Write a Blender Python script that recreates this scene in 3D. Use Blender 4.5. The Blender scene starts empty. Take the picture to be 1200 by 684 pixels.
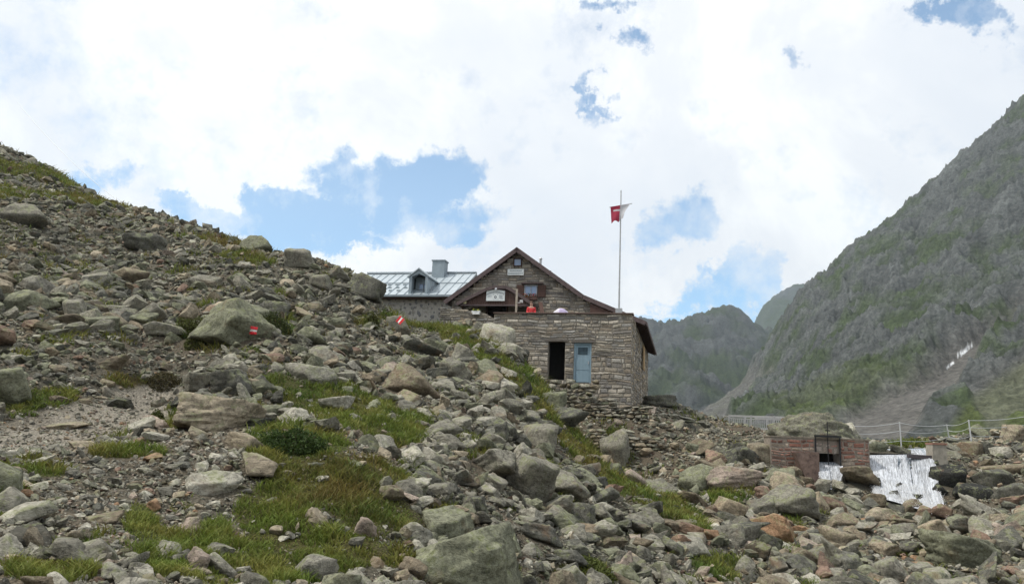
import bpy, bmesh, math, random
import numpy as np
from mathutils import Vector, Matrix, noise as mnoise
from mathutils.bvhtree import BVHTree

rng = np.random.default_rng(7)
random.seed(7)
SC = bpy.context.scene
COL = SC.collection
PI = math.pi

# ------------------------------------------------------------------ camera model
FPX, PITCH, ROLL = 942.0, math.radians(10.7), math.radians(2.3)
F_ = np.array([0, math.cos(PITCH), math.sin(PITCH)])
U0 = np.array([0, -math.sin(PITCH), math.cos(PITCH)])
R0 = np.array([1.0, 0, 0])
R_ = math.cos(ROLL) * R0 + math.sin(ROLL) * U0
U_ = -math.sin(ROLL) * R0 + math.cos(ROLL) * U0

def ray(px, py):
    d = (px - 600) / FPX * R_ - (py - 342) / FPX * U_ + F_
    return d / d[1]

def at(px, py, y):
    return ray(px, py) * y

def proj(P):
    P = np.asarray(P, float)
    z = P @ F_
    zz = np.where(z < 0.05, 0.05, z)
    return 600 + FPX * (P @ R_) / zz, 342 - FPX * (P @ U_) / zz, z

cd = bpy.data.cameras.new('camera')
cam = bpy.data.objects.new('camera', cd)
COL.objects.link(cam)
cd.sensor_width = 36; cd.lens = 36 * FPX / 1200
cd.clip_start = 0.05; cd.clip_end = 20000
M = Matrix(((R_[0], U_[0], -F_[0]), (R_[1], U_[1], -F_[1]), (R_[2], U_[2], -F_[2])))
cam.matrix_world = M.to_4x4()
SC.camera = cam

# ------------------------------------------------------------------ noise
def _hash(ix, iy, iz, seed):
    h = (ix.astype(np.int64) * 374761393 + iy.astype(np.int64) * 668265263 + iz.astype(np.int64) * 2147483647 + seed * 1274126177) & 0xFFFFFFFF
    h = ((h ^ (h >> 13)) * 1274126177) & 0xFFFFFFFF
    h = (h ^ (h >> 16)) & 0xFFFFFFFF
    return h / 4294967295.0 * 2 - 1

def vnoise(x, y, z=None, seed=0):
    x = np.asarray(x, float); y = np.asarray(y, float)
    z = np.zeros_like(x) if z is None else np.asarray(z, float)
    x0 = np.floor(x); y0 = np.floor(y); z0 = np.floor(z)
    fx, fy, fz = x - x0, y - y0, z - z0
    fx = fx * fx * (3 - 2 * fx); fy = fy * fy * (3 - 2 * fy); fz = fz * fz * (3 - 2 * fz)
    r = 0
    for a in (0, 1):
        for b in (0, 1):
            for c in (0, 1):
                w = (fx if a else 1 - fx) * (fy if b else 1 - fy) * (fz if c else 1 - fz)
                r = r + w * _hash(x0 + a, y0 + b, z0 + c, seed)
    return r

def fbm(x, y, z=None, oct=4, seed=0, ridged=False, gain=.5):
    r = 0; a = 1.0; f = 1.0; s = 0
    for o in range(oct):
        n = vnoise(x * f + 17.3 * o, y * f - 9.1 * o, None if z is None else z * f + 4.7 * o, seed + o)
        if ridged: n = 1 - 2 * abs(n)
        r = r + a * n; s += a; a *= gain; f *= 2.03
    return r / s

# ------------------------------------------------------------------ object helpers
def setp(o, label=None, cat=None, group=None, kind=None):
    if label: o['label'] = label
    if cat: o['category'] = cat
    if group: o['group'] = group
    if kind: o['kind'] = kind
    return o

def empty(name, loc=(0, 0, 0), rz=0, **k):
    o = bpy.data.objects.new(name, None); COL.objects.link(o)
    o.location = loc; o.rotation_euler = (0, 0, rz); o.empty_display_size = .3
    return setp(o, **k)

def mesh_np(name, V, F, mat=None, parent=None, col=None, smooth=False, attrs=None, **k):
    """V (n,3); F (m,3) or (m,4) int array or a list of such arrays"""
    me = bpy.data.meshes.new(name)
    V = np.asarray(V, np.float32)
    Fs = F if isinstance(F, list) else [F]
    Fs = [np.asarray(f, np.int32) for f in Fs if len(f)]
    nl = sum(f.size for f in Fs); nf = sum(len(f) for f in Fs)
    me.vertices.add(len(V)); me.vertices.foreach_set('co', V.ravel())
    me.loops.add(nl); me.loops.foreach_set('vertex_index', np.concatenate([f.ravel() for f in Fs]))
    me.polygons.add(nf)
    st = []; o = 0
    for f in Fs:
        st.append(np.arange(len(f), dtype=np.int32) * f.shape[1] + o); o += f.size
    me.polygons.foreach_set('loop_start', np.concatenate(st))
    if isinstance(smooth, np.ndarray): me.polygons.foreach_set('use_smooth', smooth)
    else: me.polygons.foreach_set('use_smooth', np.full(nf, bool(smooth)))
    me.update(calc_edges=True)
    if col is not None:
        a = me.attributes.new('tint', 'FLOAT_COLOR', 'POINT')
        c = np.ones((len(V), 4), np.float32); c[:, :3] = col
        a.data.foreach_set('color', c.ravel())
    for n, v in (attrs or {}).items():
        a = me.attributes.new(n, 'FLOAT', 'POINT'); a.data.foreach_set('value', np.asarray(v, np.float32))
    if mat: me.materials.append(mat)
    ob = bpy.data.objects.new(name, me); COL.objects.link(ob)
    if parent: ob.parent = parent
    return setp(ob, **k)

class MB:
    """small mesh builder in local coordinates"""
    def __init__(s): s.v = []; s.f = []
    def add(s, vs, fs):
        o = len(s.v); s.v += [tuple(v) for v in vs]; s.f += [tuple(i + o for i in f) for f in fs]; return s
    def box(s, x0, x1, y0, y1, z0, z1):
        v = [(x0, y0, z0), (x1, y0, z0), (x1, y1, z0), (x0, y1, z0), (x0, y0, z1), (x1, y0, z1), (x1, y1, z1), (x0, y1, z1)]
        return s.add(v, [(0, 3, 2, 1), (4, 5, 6, 7), (0, 1, 5, 4), (1, 2, 6, 5), (2, 3, 7, 6), (3, 0, 4, 7)])
    def prism(s, poly, y0, y1):
        """polygon in the x-z plane extruded along y"""
        n = len(poly)
        v = [(p[0], y0, p[1]) for p in poly] + [(p[0], y1, p[1]) for p in poly]
        f = [tuple(range(n)), tuple(range(2 * n - 1, n - 1, -1))]
        f += [(i, i + n, (i + 1) % n + n, (i + 1) % n) for i in range(n)]
        return s.add(v, f)
    def bar(s, a, b, r, r2=None, n=8):
        a = Vector(a); b = Vector(b); d = (b - a).normalized()
        u = d.orthogonal().normalized(); w = d.cross(u); r2 = r if r2 is None else r2
        v = []
        for p, rr in ((a, r), (b, r2)):
            for i in range(n):
                t = 2 * PI * i / n; v.append(p + (u * math.cos(t) + w * math.sin(t)) * rr)
        f = [(i, (i + 1) % n, (i + 1) % n + n, i + n) for i in range(n)]
        f += [tuple(range(n - 1, -1, -1)), tuple(range(n, 2 * n))]
        return s.add(v, f)
    def beam(s, a, b, w, h):
        a = Vector(a); b = Vector(b); d = (b - a).normalized()
        up = Vector((0, 0, 1)) if abs(d.z) < .95 else Vector((0, 1, 0))
        x = d.cross(up).normalized() * w / 2; z = x.normalized().cross(d).normalized() * h / 2
        v = [a - x - z, a + x - z, a + x + z, a - x + z, b - x - z, b + x - z, b + x + z, b - x + z]
        return s.add(v, [(0, 3, 2, 1), (4, 5, 6, 7), (0, 1, 5, 4), (1, 2, 6, 5), (2, 3, 7, 6), (3, 0, 4, 7)])
    def build(s, name, mat, parent=None, bevel=0, smooth=False, **k):
        me = bpy.data.meshes.new(name); me.from_pydata(s.v, [], s.f)
        bm = bmesh.new(); bm.from_mesh(me)
        bmesh.ops.recalc_face_normals(bm, faces=bm.faces)
        if bevel: bmesh.ops.bevel(bm, geom=bm.edges[:], offset=bevel, segments=1, affect='EDGES')
        for f in bm.faces: f.smooth = smooth
        bm.to_mesh(me); bm.free()
        if mat: me.materials.append(mat)
        o = bpy.data.objects.new(name, me); COL.objects.link(o)
        if parent: o.parent = parent
        return setp(o, **k)

# ------------------------------------------------------------------ material helpers
class NT:
    def __init__(s, name):
        s.m = bpy.data.materials.new(name); s.m.use_nodes = True
        s.t = s.m.node_tree; s.t.nodes.clear()
        s.out = s.n('ShaderNodeOutputMaterial'); s.b = s.n('ShaderNodeBsdfPrincipled')
        s.l(s.b.outputs[0], s.out.inputs[0])
        s.b.inputs['Roughness'].default_value = .9
        s.b.inputs['Specular IOR Level'].default_value = .25
    def n(s, t, **k):
        x = s.t.nodes.new(t)
        for a, v in k.items(): setattr(x, a, v)
        return x
    def l(s, a, b): s.t.links.new(a, b)
    def pos(s): return s.n('ShaderNodeNewGeometry').outputs['Position']
    def obj(s): return s.n('ShaderNodeTexCoord').outputs['Object']
    def noise(s, vec, scale, detail=4, rough=.55, dist=0, out='Fac'):
        x = s.n('ShaderNodeTexNoise'); x.inputs['Scale'].default_value = scale
        x.inputs['Detail'].default_value = detail; x.inputs['Roughness'].default_value = rough
        x.inputs['Distortion'].default_value = dist
        s.l(vec, x.inputs['Vector']); return x.outputs[out]
    def vor(s, vec, scale, feature='F1', out='Distance', rnd=1):
        x = s.n('ShaderNodeTexVoronoi', feature=feature); x.inputs['Scale'].default_value = scale
        x.inputs['Randomness'].default_value = rnd
        s.l(vec, x.inputs['Vector']); return x.outputs[out]
    def scale(s, vec, sc, rot=(0, 0, 0)):
        x = s.n('ShaderNodeMapping'); x.inputs['Scale'].default_value = sc; x.inputs['Rotation'].default_value = rot
        s.l(vec, x.inputs['Vector']); return x.outputs[0]
    def ramp(s, fac, stops):
        x = s.n('ShaderNodeValToRGB'); e = x.color_ramp.elements
        while len(e) < len(stops): e.new(.5)
        for i, (p, c) in enumerate(stops):
            e[i].position = p; e[i].color = (*c, 1) if isinstance(c, tuple) else (c, c, c, 1)
        s.l(fac, x.inputs[0]); return x.outputs[0]
    def mix(s, fac, a, b, mode='MIX'):
        x = s.n('ShaderNodeMix', data_type='RGBA', blend_type=mode)
        for v, i in ((fac, x.inputs[0]), (a, x.inputs[6]), (b, x.inputs[7])):
            if isinstance(v, (int, float)): i.default_value = v
            elif isinstance(v, tuple): i.default_value = (*v, 1)
            else: s.l(v, i)
        return x.outputs[2]
    def math(s, op, a, b=0, clamp=False):
        x = s.n('ShaderNodeMath', operation=op); x.use_clamp = clamp
        for v, i in ((a, x.inputs[0]), (b, x.inputs[1])):
            if isinstance(v, (int, float)): i.default_value = v
            else: s.l(v, i)
        return x.outputs[0]
    def attr(s, name, out='Color', typ='GEOMETRY'):
        x = s.n('ShaderNodeAttribute', attribute_name=name); x.attribute_type = typ
        return x.outputs[out]
    def bump(s, h, strength=.5, dist=.02, nrm=None):
        x = s.n('ShaderNodeBump'); x.inputs['Strength'].default_value = strength; x.inputs['Distance'].default_value = dist
        s.l(h, x.inputs['Height'])
        if nrm: s.l(nrm, x.inputs['Normal'])
        return x.outputs[0]
    def fin(s, col=None, nrm=None, rough=None, spec=None, metal=None):
        for v, n in ((col, 'Base Color'), (nrm, 'Normal'), (rough, 'Roughness'), (spec, 'Specular IOR Level'), (metal, 'Metallic')):
            if v is None: continue
            i = s.b.inputs[n]
            if isinstance(v, (int, float)): i.default_value = v
            elif isinstance(v, tuple): i.default_value = (*v, 1)
            else: s.l(v, i)
        return s.m

def rock_mat(name, src, lichen=.5):
    t = NT(name); p = t.pos()
    if src == 'tint': base = t.attr('tint')
    elif src == 'object': base = t.attr('tintc', typ='OBJECT')
    n1 = t.noise(p, 2.2, 6, .65); n2 = t.noise(p, 13, 5, .7); n3 = t.noise(p, 60, 3, .6)
    c = t.mix(1, base, t.ramp(n1, [(.3, .68), (.5, 1.05), (.7, 1.4)]), 'MULTIPLY')
    c = t.mix(1, c, t.ramp(n2, [(.3, .5), (.5, 1.05), (.7, 1.55)]), 'MULTIPLY')
    # foliation of the gneiss
    fo = t.noise(t.scale(p, (4, 4, 14), (.5, .3, 0)), 1.3, 6, .7, 1.2)
    c = t.mix(1, c, t.ramp(fo, [(.35, .84), (.6, 1.1)]), 'MULTIPLY')
    cr = t.ramp(t.noise(t.scale(p, (1, 1, 2), (.4, .2, 0)), 2.6, 6, .6, .8), [(.484, 1.0), (.5, .28), (.516, 1.0)])
    c = t.mix(.8, c, cr, 'MULTIPLY')
    # quartz veins and rust
    ru = t.ramp(t.noise(p, 1.1, 4, .6, .4), [(.60, 0.0), (.72, .55)])
    c = t.mix(ru, c, (.19, .115, .065))
    # map lichen
    li = t.ramp(t.noise(p, 3.2, 7, .72, .3), [(.51, 0.0), (.565, 1.0)])
    up = t.n('ShaderNodeSeparateXYZ'); t.l(t.n('ShaderNodeNewGeometry').outputs['Normal'], up.inputs[0])
    upf = t.ramp(up.outputs[2], [(.0, .25), (.6, 1.0)])
    lf = t.math('MULTIPLY', t.math('MULTIPLY', li, upf), lichen)
    c = t.mix(lf, c, t.mix(t.ramp(n2, [(.4, 0.0), (.6, 1.0)]), (.24, .27, .10), (.31, .31, .23)))
    sp = t.ramp(t.vor(p, 26), [(.10, 1.0), (.2, 0.0)])
    c = t.mix(t.math('MULTIPLY', sp, .25), c, (.42, .42, .36))
    h = t.math('ADD', t.math('MULTIPLY', n2, 1.0), t.math('ADD', t.math('MULTIPLY', n3, .35), t.math('MULTIPLY', fo, .5)))
    return t.fin(c, t.bump(h, .9, .05), .92, .2)

M_ROCK = rock_mat('rock', 'tint', .32)
M_ROCKO = rock_mat('boulder rock', 'object', .5)

def plain(name, col, rough=.8, var=.25, scale=8, metal=0, spec=.3, stretch=None, bump=.3):
    t = NT(name); p = t.obj()
    if stretch: p = t.scale(p, stretch)
    n = t.noise(p, scale, 5, .6)
    c = t.mix(1, col, t.ramp(n, [(.3, 1 - var), (.7, 1 + var)]), 'MULTIPLY')
    return t.fin(c, t.bump(n, bump, .01), rough, spec, metal)

def tintmat(name, rough=.9, scale=18, bump=.6):
    t = NT(name); p = t.obj(); n = t.noise(p, scale, 5, .65); n2 = t.noise(p, 1.2, 4, .6)
    c = t.mix(1, t.attr('tint'), t.ramp(n, [(.3, .7), (.7, 1.55)]), 'MULTIPLY')
    c = t.mix(1, c, t.ramp(n2, [(.32, .68), (.65, 1.22)]), 'MULTIPLY')
    return t.fin(c, t.bump(n, bump, .03), rough, .2)

# ------------------------------------------------------------------ terrain
CP = [  # px, py, forward distance
 # near row
 (0,684,6.5),(200,684,7),(400,684,8.5),(600,684,11.5),(800,684,15.5),(1000,684,18),(1200,684,19),
 (-200,684,6.5),(1400,684,20),
 (0,600,8.6),(150,600,9.4),(300,600,10.4),(420,600,11.2),(-200,600,9),
 (0,540,11.5),(0,515,13.5),(60,512,14.5),(150,490,17),(185,468,20),(110,530,12.6),(230,520,13.2),(-200,500,14),
 (0,470,16.5),(0,420,19),(0,330,26),(0,260,36),(0,215,52),(0,172,72),(-200,100,70),(-200,250,30),(-200,400,18),
 (60,200,66),(100,233,56),(170,251,49),(250,277,45),(300,293,42),(350,303,40),(400,320,38),(430,338,37),(452,360,37),(475,381,37.5),
 (150,440,20.5),(150,400,23),(150,340,30),(100,300,36),(200,300,38),(230,350,29),
 (240,450,18.5),(300,450,19),(300,400,23),(300,340,31),(370,360,31),(400,400,27),(450,400,29),(400,450,21),(330,500,15.5),
 (400,520,14),(300,550,12),(500,540,15),(500,620,11.8),(420,660,9.3),(600,600,14.8),(560,480,22),(480,440,25),
 (520,405,33),(500,391,38),(555,393,39),(600,418,36),(640,458,31.5),(660,500,27),(700,545,24),(780,600,20.5),(830,625,18.5),
 (620,520,21.5),(680,600,17),(740,650,15.6),(640,560,18),
 # below the hut and the gully
 (588,402,41.2),(640,452,40.3),(665,488,39.2),(700,502,38.6),(735,484,39.6),(695,550,36.0),(745,572,33.5),(690,503,38.2),(780,565,33),(850,600,26.5),(900,640,22.5),(960,660,20),
 (770,480,42),(800,490,43),(850,507,45),(870,509,52),(925,514,50),(830,540,36),(880,570,31),(900,550,35),
 (950,585,31.5),(960,574,35.0),(972,580,34.6),(1000,610,28.5),(1010,560,35.6),(1060,600,33.6),(1060,640,26),(1100,602,33),(1150,640,25),(1200,640,23.5),
 (1040,534,38),(1080,534,38),(1060,532,42),(1110,552,37),(1130,530,41),(1150,517,45),(1200,508,48),(1200,560,35),(1150,575,34),(1030,525,45),(1100,520,46),
 (960,535,38),(960,522,44),(1400,500,48),(1400,600,30),
 # around the buildings
 (450,382,44),(520,381,44.5),(545,384,43.5),
 # behind the crests and beyond
 (1030,524,60),(1200,515,70),(1400,510,80),(900,520,75),(800,510,70),(1000,522,150),(1200,525,150),(800,505,150),(1400,520,160),
 (1000,515,400),(1200,515,400),(800,500,400),(1400,515,400),(600,500,400),(300,480,400),(0,460,400),(-200,450,400),
 (700,480,60),(600,470,62),(500,380,60),(400,345,58),(300,310,58),(170,265,68),(500,440,90),(300,360,90),(100,290,90),(0,230,110),(-200,200,110),
 (300,440,160),(0,380,200),(-200,380,200),(600,490,120),
]
CPW = [(0,0,-1.65),(0,3,-1.6),(0,1.5,-1.63),(-3,3,-1.45),(3,3,-1.9),(-3,1,-1.5),(3,1,-1.8),(8,4,-3.2),(-8,4,-1.1),(12,8,-4.0),(5,6,-2.4),(18,10,-4.6)]
PTS = np.array([at(*c) for c in CP] + [np.array(c, float) for c in CPW])
# footprint of the hut: keep the ground where the walls stand
HA = at(741, 367, 40.0)
TH = math.radians(12.5)
HH = np.array([math.cos(TH), -math.sin(TH), 0]); HW = np.array([math.sin(TH), math.cos(TH), 0])
def hutp(s, w, z): return HA + HH * s + HW * w + np.array([0, 0, z])
PTS = np.vstack([PTS, [hutp(-11, 4, -.3), hutp(-12, 8, -.2), hutp(-16, 6, -.3), hutp(-5, 6, -2.5), hutp(-.2, 4, -4.4), hutp(0, 9, -4.2),
                       hutp(0, 16, -3.9), hutp(-6, 16, -2.5), hutp(-14, 16, -1), hutp(3, 6, -4.6), hutp(-3.8, 1, -3.7), hutp(6, 10, -4.9)]])
def _uv(x, y):
    r = np.maximum(np.hypot(x, y), 1.2)
    az = np.arctan2(x, y); az = np.clip(az, -1.0, 1.0)
    return az * 2.2, np.log(r), r
def _phi(d2): return np.where(d2 > 1e-12, d2 * np.log(d2 + 1e-12) * .5, 0)
def make_rbf(P, uvf, valf):
    u, v, r = uvf(P[:, 0], P[:, 1]); g = valf(P, r)
    n = len(u); A = np.zeros((n + 3, n + 3))
    A[:n, :n] = _phi((u[:, None] - u) ** 2 + (v[:, None] - v) ** 2) + np.eye(n) * 2e-4
    A[:n, n] = 1; A[:n, n + 1] = u; A[:n, n + 2] = v; A[n:, :n] = A[:n, n:].T
    w = np.linalg.solve(A, np.concatenate([g, [0, 0, 0]]))
    def ev(uu, vv):
        out = np.zeros(uu.shape)
        for i in range(n): out += w[i] * _phi((uu - u[i]) ** 2 + (vv - v[i]) ** 2)
        return out + w[n] + w[n + 1] * uu + w[n + 2] * vv
    return ev
EYE = 1.65
_ev = make_rbf(PTS, _uv, lambda P, r: (P[:, 2] + EYE) / r)
# lookup grid
GA = np.linspace(-2.2, 2.2, 420); GL = np.linspace(math.log(1.2), math.log(600), 420)
GU, GV = np.meshgrid(GA, GL, indexing='ij')
GG = _ev(GU, GV)
def H(x, y, rough=True):
    x = np.asarray(x, float); y = np.asarray(y, float)
    u, v, r = _uv(x, y); v = np.minimum(v, GL[-1] - 1e-6)
    a = (u - GA[0]) / (GA[1] - GA[0]); b = (v - GL[0]) / (GL[1] - GL[0])
    i = np.clip(a.astype(int), 0, len(GA) - 2); j = np.clip(b.astype(int), 0, len(GL) - 2)
    fa = a - i; fb = b - j
    g = GG[i, j] * (1 - fa) * (1 - fb) + GG[i + 1, j] * fa * (1 - fb) + GG[i, j + 1] * (1 - fa) * fb + GG[i + 1, j + 1] * fa * fb
    z = -EYE + r * g
    if rough:
        k = np.clip((r - 3) / 10, 0, 1)
        z = z + k * (.22 * fbm(x * .35, y * .35, oct=3, seed=3) + .05 * fbm(x * 1.6, y * 1.6, oct=3, seed=9))
    return z

TS = np.exp(np.linspace(math.log(2.5), math.log(400), 900))
def hit(px, py):
    d = ray(px, py); P = d[None] * TS[:, None]
    b = np.nonzero(P[:, 2] < H(P[:, 0], P[:, 1]))[0]
    if len(b) == 0: return None
    i = b[0]; lo, hi = TS[max(i - 1, 0)], TS[i]
    for _ in range(12):
        m = (lo + hi) / 2; q = d * m
        if q[2] < H(q[0:1], q[1:2])[0]: hi = m
        else: lo = m
    return d * hi

def vis(P, marg=.4):
    """is the point seen from the eye over the terrain (coarse)"""
    P = np.asarray(P); ok = np.ones(len(P), bool)
    for t in np.linspace(.35, .97, 26):
        q = P * t
        ok &= q[:, 2] > H(q[:, 0], q[:, 1], False) - marg * (1 - t) * 1.2 - .12
    return ok

# grass patches: px, py, rx, ry, angle(deg), dmin, dmax, tone (0 green, 1 brown)
GP = [
 (185,490,36,17,0,10,25,.3),(350,518,60,24,0,9,22,.1),(400,565,85,34,10,8,22,.5),(330,600,50,36,0,7,16,.4),(385,640,90,36,0,6,14,.5),(300,665,95,30,0,5,12,.3),
 (440,605,70,30,15,8,18,.4),(335,455,35,20,30,14,30,.3),(405,475,70,28,20,13,30,.3),(455,505,40,24,20,12,26,.5),(225,387,30,14,0,18,32,.2),(325,380,20,15,0,20,36,.2),
 (165,612,22,20,0,6,14,.1),(195,650,36,30,20,5,12,.1),(55,670,60,18,0,4,10,.8),(8,595,16,22,0,5,14,.9),(48,552,42,9,0,8,16,.2),(150,531,45,7,0,9,18,.4),
 (25,470,34,15,0,12,26,.3),(72,466,20,13,0,14,28,.3),(150,447,34,8,0,15,30,.8),(45,205,70,9,12,40,90,.5),(105,236,50,6,12,38,80,.8),(255,283,38,6,10,35,70,.9),(290,305,40,8,10,35,60,.6),
 (20,228,50,8,5,35,80,.5),
 (545,398,36,17,35,28,42,.5),(580,422,44,20,40,26,42,.5),(614,450,44,18,42,24,40,.3),(647,487,42,16,48,22,38,.5),(684,527,44,17,46,20,33,.6),(724,562,46,18,38,18,30,.5),(767,592,50,20,28,16,28,.3),(808,611,32,14,25,15,26,.3),
 (838,662,40,20,15,12,22,.05),(850,583,26,8,0,22,34,.1),(905,634,20,8,0,18,30,.2),(932,650,18,7,0,16,28,.3),(1066,523,32,5,0,36,60,.2),
 (540,668,36,16,0,7,14,.9),(505,672,20,14,0,6,14,.9),(720,507,20,6,0,32,42,.3),(680,672,34,12,0,11,18,.3),(430,376,16,8,0,26,46,.5),(470,374,36,6,5,30,48,.3),(505,381,46,8,10,32,48,.4),
 (860,492,20,4,0,38,60,.5),(720,470,24,5,0,34,42,.4),(485,500,24,20,30,14,28,.3),(470,655,50,18,20,7,14,.5),(250,628,20,14,0,6,12,.3),(325,345,12,6,0,24,40,.5),
]
def grassm(P):
    px, py, _ = proj(P); d = P[:, 1]
    m = np.zeros(len(P)); tone = np.zeros(len(P))
    for (cx, cy, rx, ry, an, d0, d1, tn) in GP:
        a = math.radians(an); dx = px - cx; dy = py - cy
        u = (dx * math.cos(a) + dy * math.sin(a)) / rx; v = (-dx * math.sin(a) + dy * math.cos(a)) / ry
        q = np.clip(1.35 - (u * u + v * v), 0, 1) * ((d > d0) & (d < d1))
        tone = np.where(q > m, tn, tone); m = np.maximum(m, q)
    n = fbm(P[:, 0] * .9, P[:, 1] * .9, oct=4, seed=21)
    m = np.clip((m - .30 + n * .85) * 2.6, 0, 1) * (m > 0.02)
    return m, tone
PATHPT = np.array([hit(*p)[:2] for p in [(-250,540),(-60,528),(20,520),(90,508),(140,495),(168,478),(188,462)]])
PATHW = np.array([1.5, 1.5, 1.4, 1.25, 1.0, .7, .4])
def pathm(P):
    best = np.full(len(P), 9.0)
    for i in range(len(PATHPT) - 1):
        a, b = PATHPT[i], PATHPT[i + 1]; ab = b - a
        t = np.clip(((P[:, :2] - a) @ ab) / (ab @ ab), 0, 1)
        q = a + t[:, None] * ab; w = PATHW[i] * (1 - t) + PATHW[i + 1] * t
        best = np.minimum(best, np.hypot(*(P[:, :2] - q).T) / w)
    best += fbm(P[:, 0] * 1.2, P[:, 1] * 1.2, oct=3, seed=5) * .5
    return np.clip((1.25 - best) * 2.5, 0, 1)
def hut_sw(P):
    q = P - HA; return q @ HH, q @ HW
def blocked(P):
    s, w = hut_sw(P)
    b = ((s > -7.3) & (s < .15) & (w > -.05) & (w < 19)) | ((s > -18.5) & (s < 0) & (w > 3.9) & (w < 19))
    px, py, z = proj(P)
    wat = (px > 1018) & (px < 1094 + (py - 532) * .12) & (P[:, 1] > 33.9) & (P[:, 1] < 44) & (py < 604)
    dam = (P[:, 0] > at(903, 520, 36)[0]) & (P[:, 0] < at(1018, 520, 36)[0]) & (P[:, 1] > 35.4) & (P[:, 1] < 38.0)
    return b | wat | dam

# ground sheet
def ground():
    front = np.radians(np.linspace(-44, 44, 760)); back = np.radians(np.linspace(44, 316, 70))[1:-1]
    az = np.concatenate([front, back]); rr = np.concatenate([[.02], np.exp(np.linspace(math.log(1.2), math.log(120), 620)), np.exp(np.linspace(math.log(125), math.log(4200), 60))])
    Aa, Rr = np.meshgrid(az, rr, indexing='ij')
    x = np.sin(Aa) * Rr; y = np.cos(Aa) * Rr
    x1, y1 = x.ravel(), y.ravel(); r1 = Rr.ravel()
    z = H(x1, y1)
    far = np.clip((r1 - 350) / 250, 0, 1)
    z = z * (1 - far) + (-6) * far
    P = np.stack([x1, y1, z], 1)
    gm, tn = grassm(P); pm = pathm(P); gm = gm * (1 - pm)
    n = fbm(x1 * .6, y1 * .6, oct=3, seed=40)[:, None]
    P[:, 2] += .035 * fbm(x1 * 5, y1 * 5, oct=2, seed=33) * (1 - pm) * np.clip(1.5 - r1 / 60, 0, 1)
    scree = np.array([.115, .105, .08]) * (1 + .25 * n)
    red = np.clip(fbm(x1 * .15 + 3, y1 * .15, oct=2, seed=41) * 2.5, 0, 1)[:, None]
    scree = scree * (1 - .5 * red) + np.array([.15, .115, .08]) * .5 * red
    gr = np.array([.060, .072, .020]) * (1 - tn[:, None]) + np.array([.085, .062, .026]) * tn[:, None]
    pc = np.array([.30, .27, .22]) * (1 + .12 * n)
    far2 = np.clip((r1 - 90) / 100, 0, 1)[:, None]
    c = scree * (1 - gm[:, None]) + gr * gm[:, None]
    c = c * (1 - pm[:, None]) + pc * pm[:, None]
    c = c * (1 - far2) + np.array([.10, .11, .06]) * far2
    na, nr = len(az), len(rr)
    idx = np.arange(na * nr).reshape(na, nr)
    i2 = np.roll(idx, -1, 0)
    q = np.stack([idx[:, :-1], idx[:, 1:], i2[:, 1:], i2[:, :-1]], -1).reshape(-1, 4)
    t = NT('ground'); p = t.pos()
    v = t.vor(p, 7); v2 = t.vor(p, 22); nn = t.noise(p, 30, 4, .7)
    col = t.mix(1, t.attr('tint'), t.ramp(v2, [(.1, 1.25), (.6, .6)]), 'MULTIPLY')
    col = t.mix(1, col, t.ramp(nn, [(.3, .75), (.7, 1.3)]), 'MULTIPLY')
    h = t.math('SUBTRACT', t.math('MULTIPLY', nn, .4), t.math('ADD', v2, t.math('MULTIPLY', v, 1.2)))
    m = t.fin(col, t.bump(h, .7, .05), .95, .15)
    mesh_np('ground', P, q, m, col=c, smooth=True, kind='structure')
ground()

# ------------------------------------------------------------------ rocks
def ico(n):
    bm = bmesh.new(); bmesh.ops.create_icosphere(bm, subdivisions=n, radius=1)
    V = np.array([v.co[:] for v in bm.verts]); Fc = np.array([[v.index for v in f.verts] for f in bm.faces]); bm.free()
    V /= np.linalg.norm(V, axis=1)[:, None]
    return V, Fc
ICO = {n: ico(n) for n in (1, 2, 3, 4, 5)}
def rock_shape(seed, level, dims=(1, .8, .6), planes=13, p=22, rough=.05):
    g = np.random.default_rng(seed)
    ch = 0 if level < 3 else 3; planes = 3 + planes % 4
    N = g.normal(size=(planes + ch, 3)); N /= np.linalg.norm(N, axis=1)[:, None]
    D = np.concatenate([g.uniform(.48, .84, planes), g.uniform(.86, 1.05, ch)])
    ax = np.concatenate([np.eye(3), -np.eye(3)]) + g.normal(size=(6, 3)) * .30
    ax /= np.linalg.norm(ax, axis=1)[:, None]
    N = np.vstack([N, ax]); D = np.concatenate([D, g.uniform(.62, .9, 6)])
    V, Fc = ICO[level]
    k = np.maximum(V @ N.T, 0) / D
    p = p * 3.6
    r = (k ** p).sum(1) ** (-1 / p)
    W = V * r[:, None]
    if rough:
        n = fbm(W[:, 0] * 2.2 + seed, W[:, 1] * 2.2, W[:, 2] * 2.2, oct=4, seed=seed % 97)
        n2 = fbm(W[:, 0] * 3 + W[:, 2] * 2, W[:, 1] * 3, W[:, 2] * 9 + seed, oct=2, seed=seed % 89, ridged=True)
        n3 = np.floor(fbm(W[:, 0] * 1.5, W[:, 1] * 1.5, W[:, 2] * 4 + seed, oct=2, seed=seed % 83) * 5) / 5
        W = W * (1 + rough * .45 * n + rough * .5 * n2 + rough * 1.0 * n3)[:, None]
    W = W / (np.abs(W).max(0).mean()) * .95
    return W * np.array(dims), Fc
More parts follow.
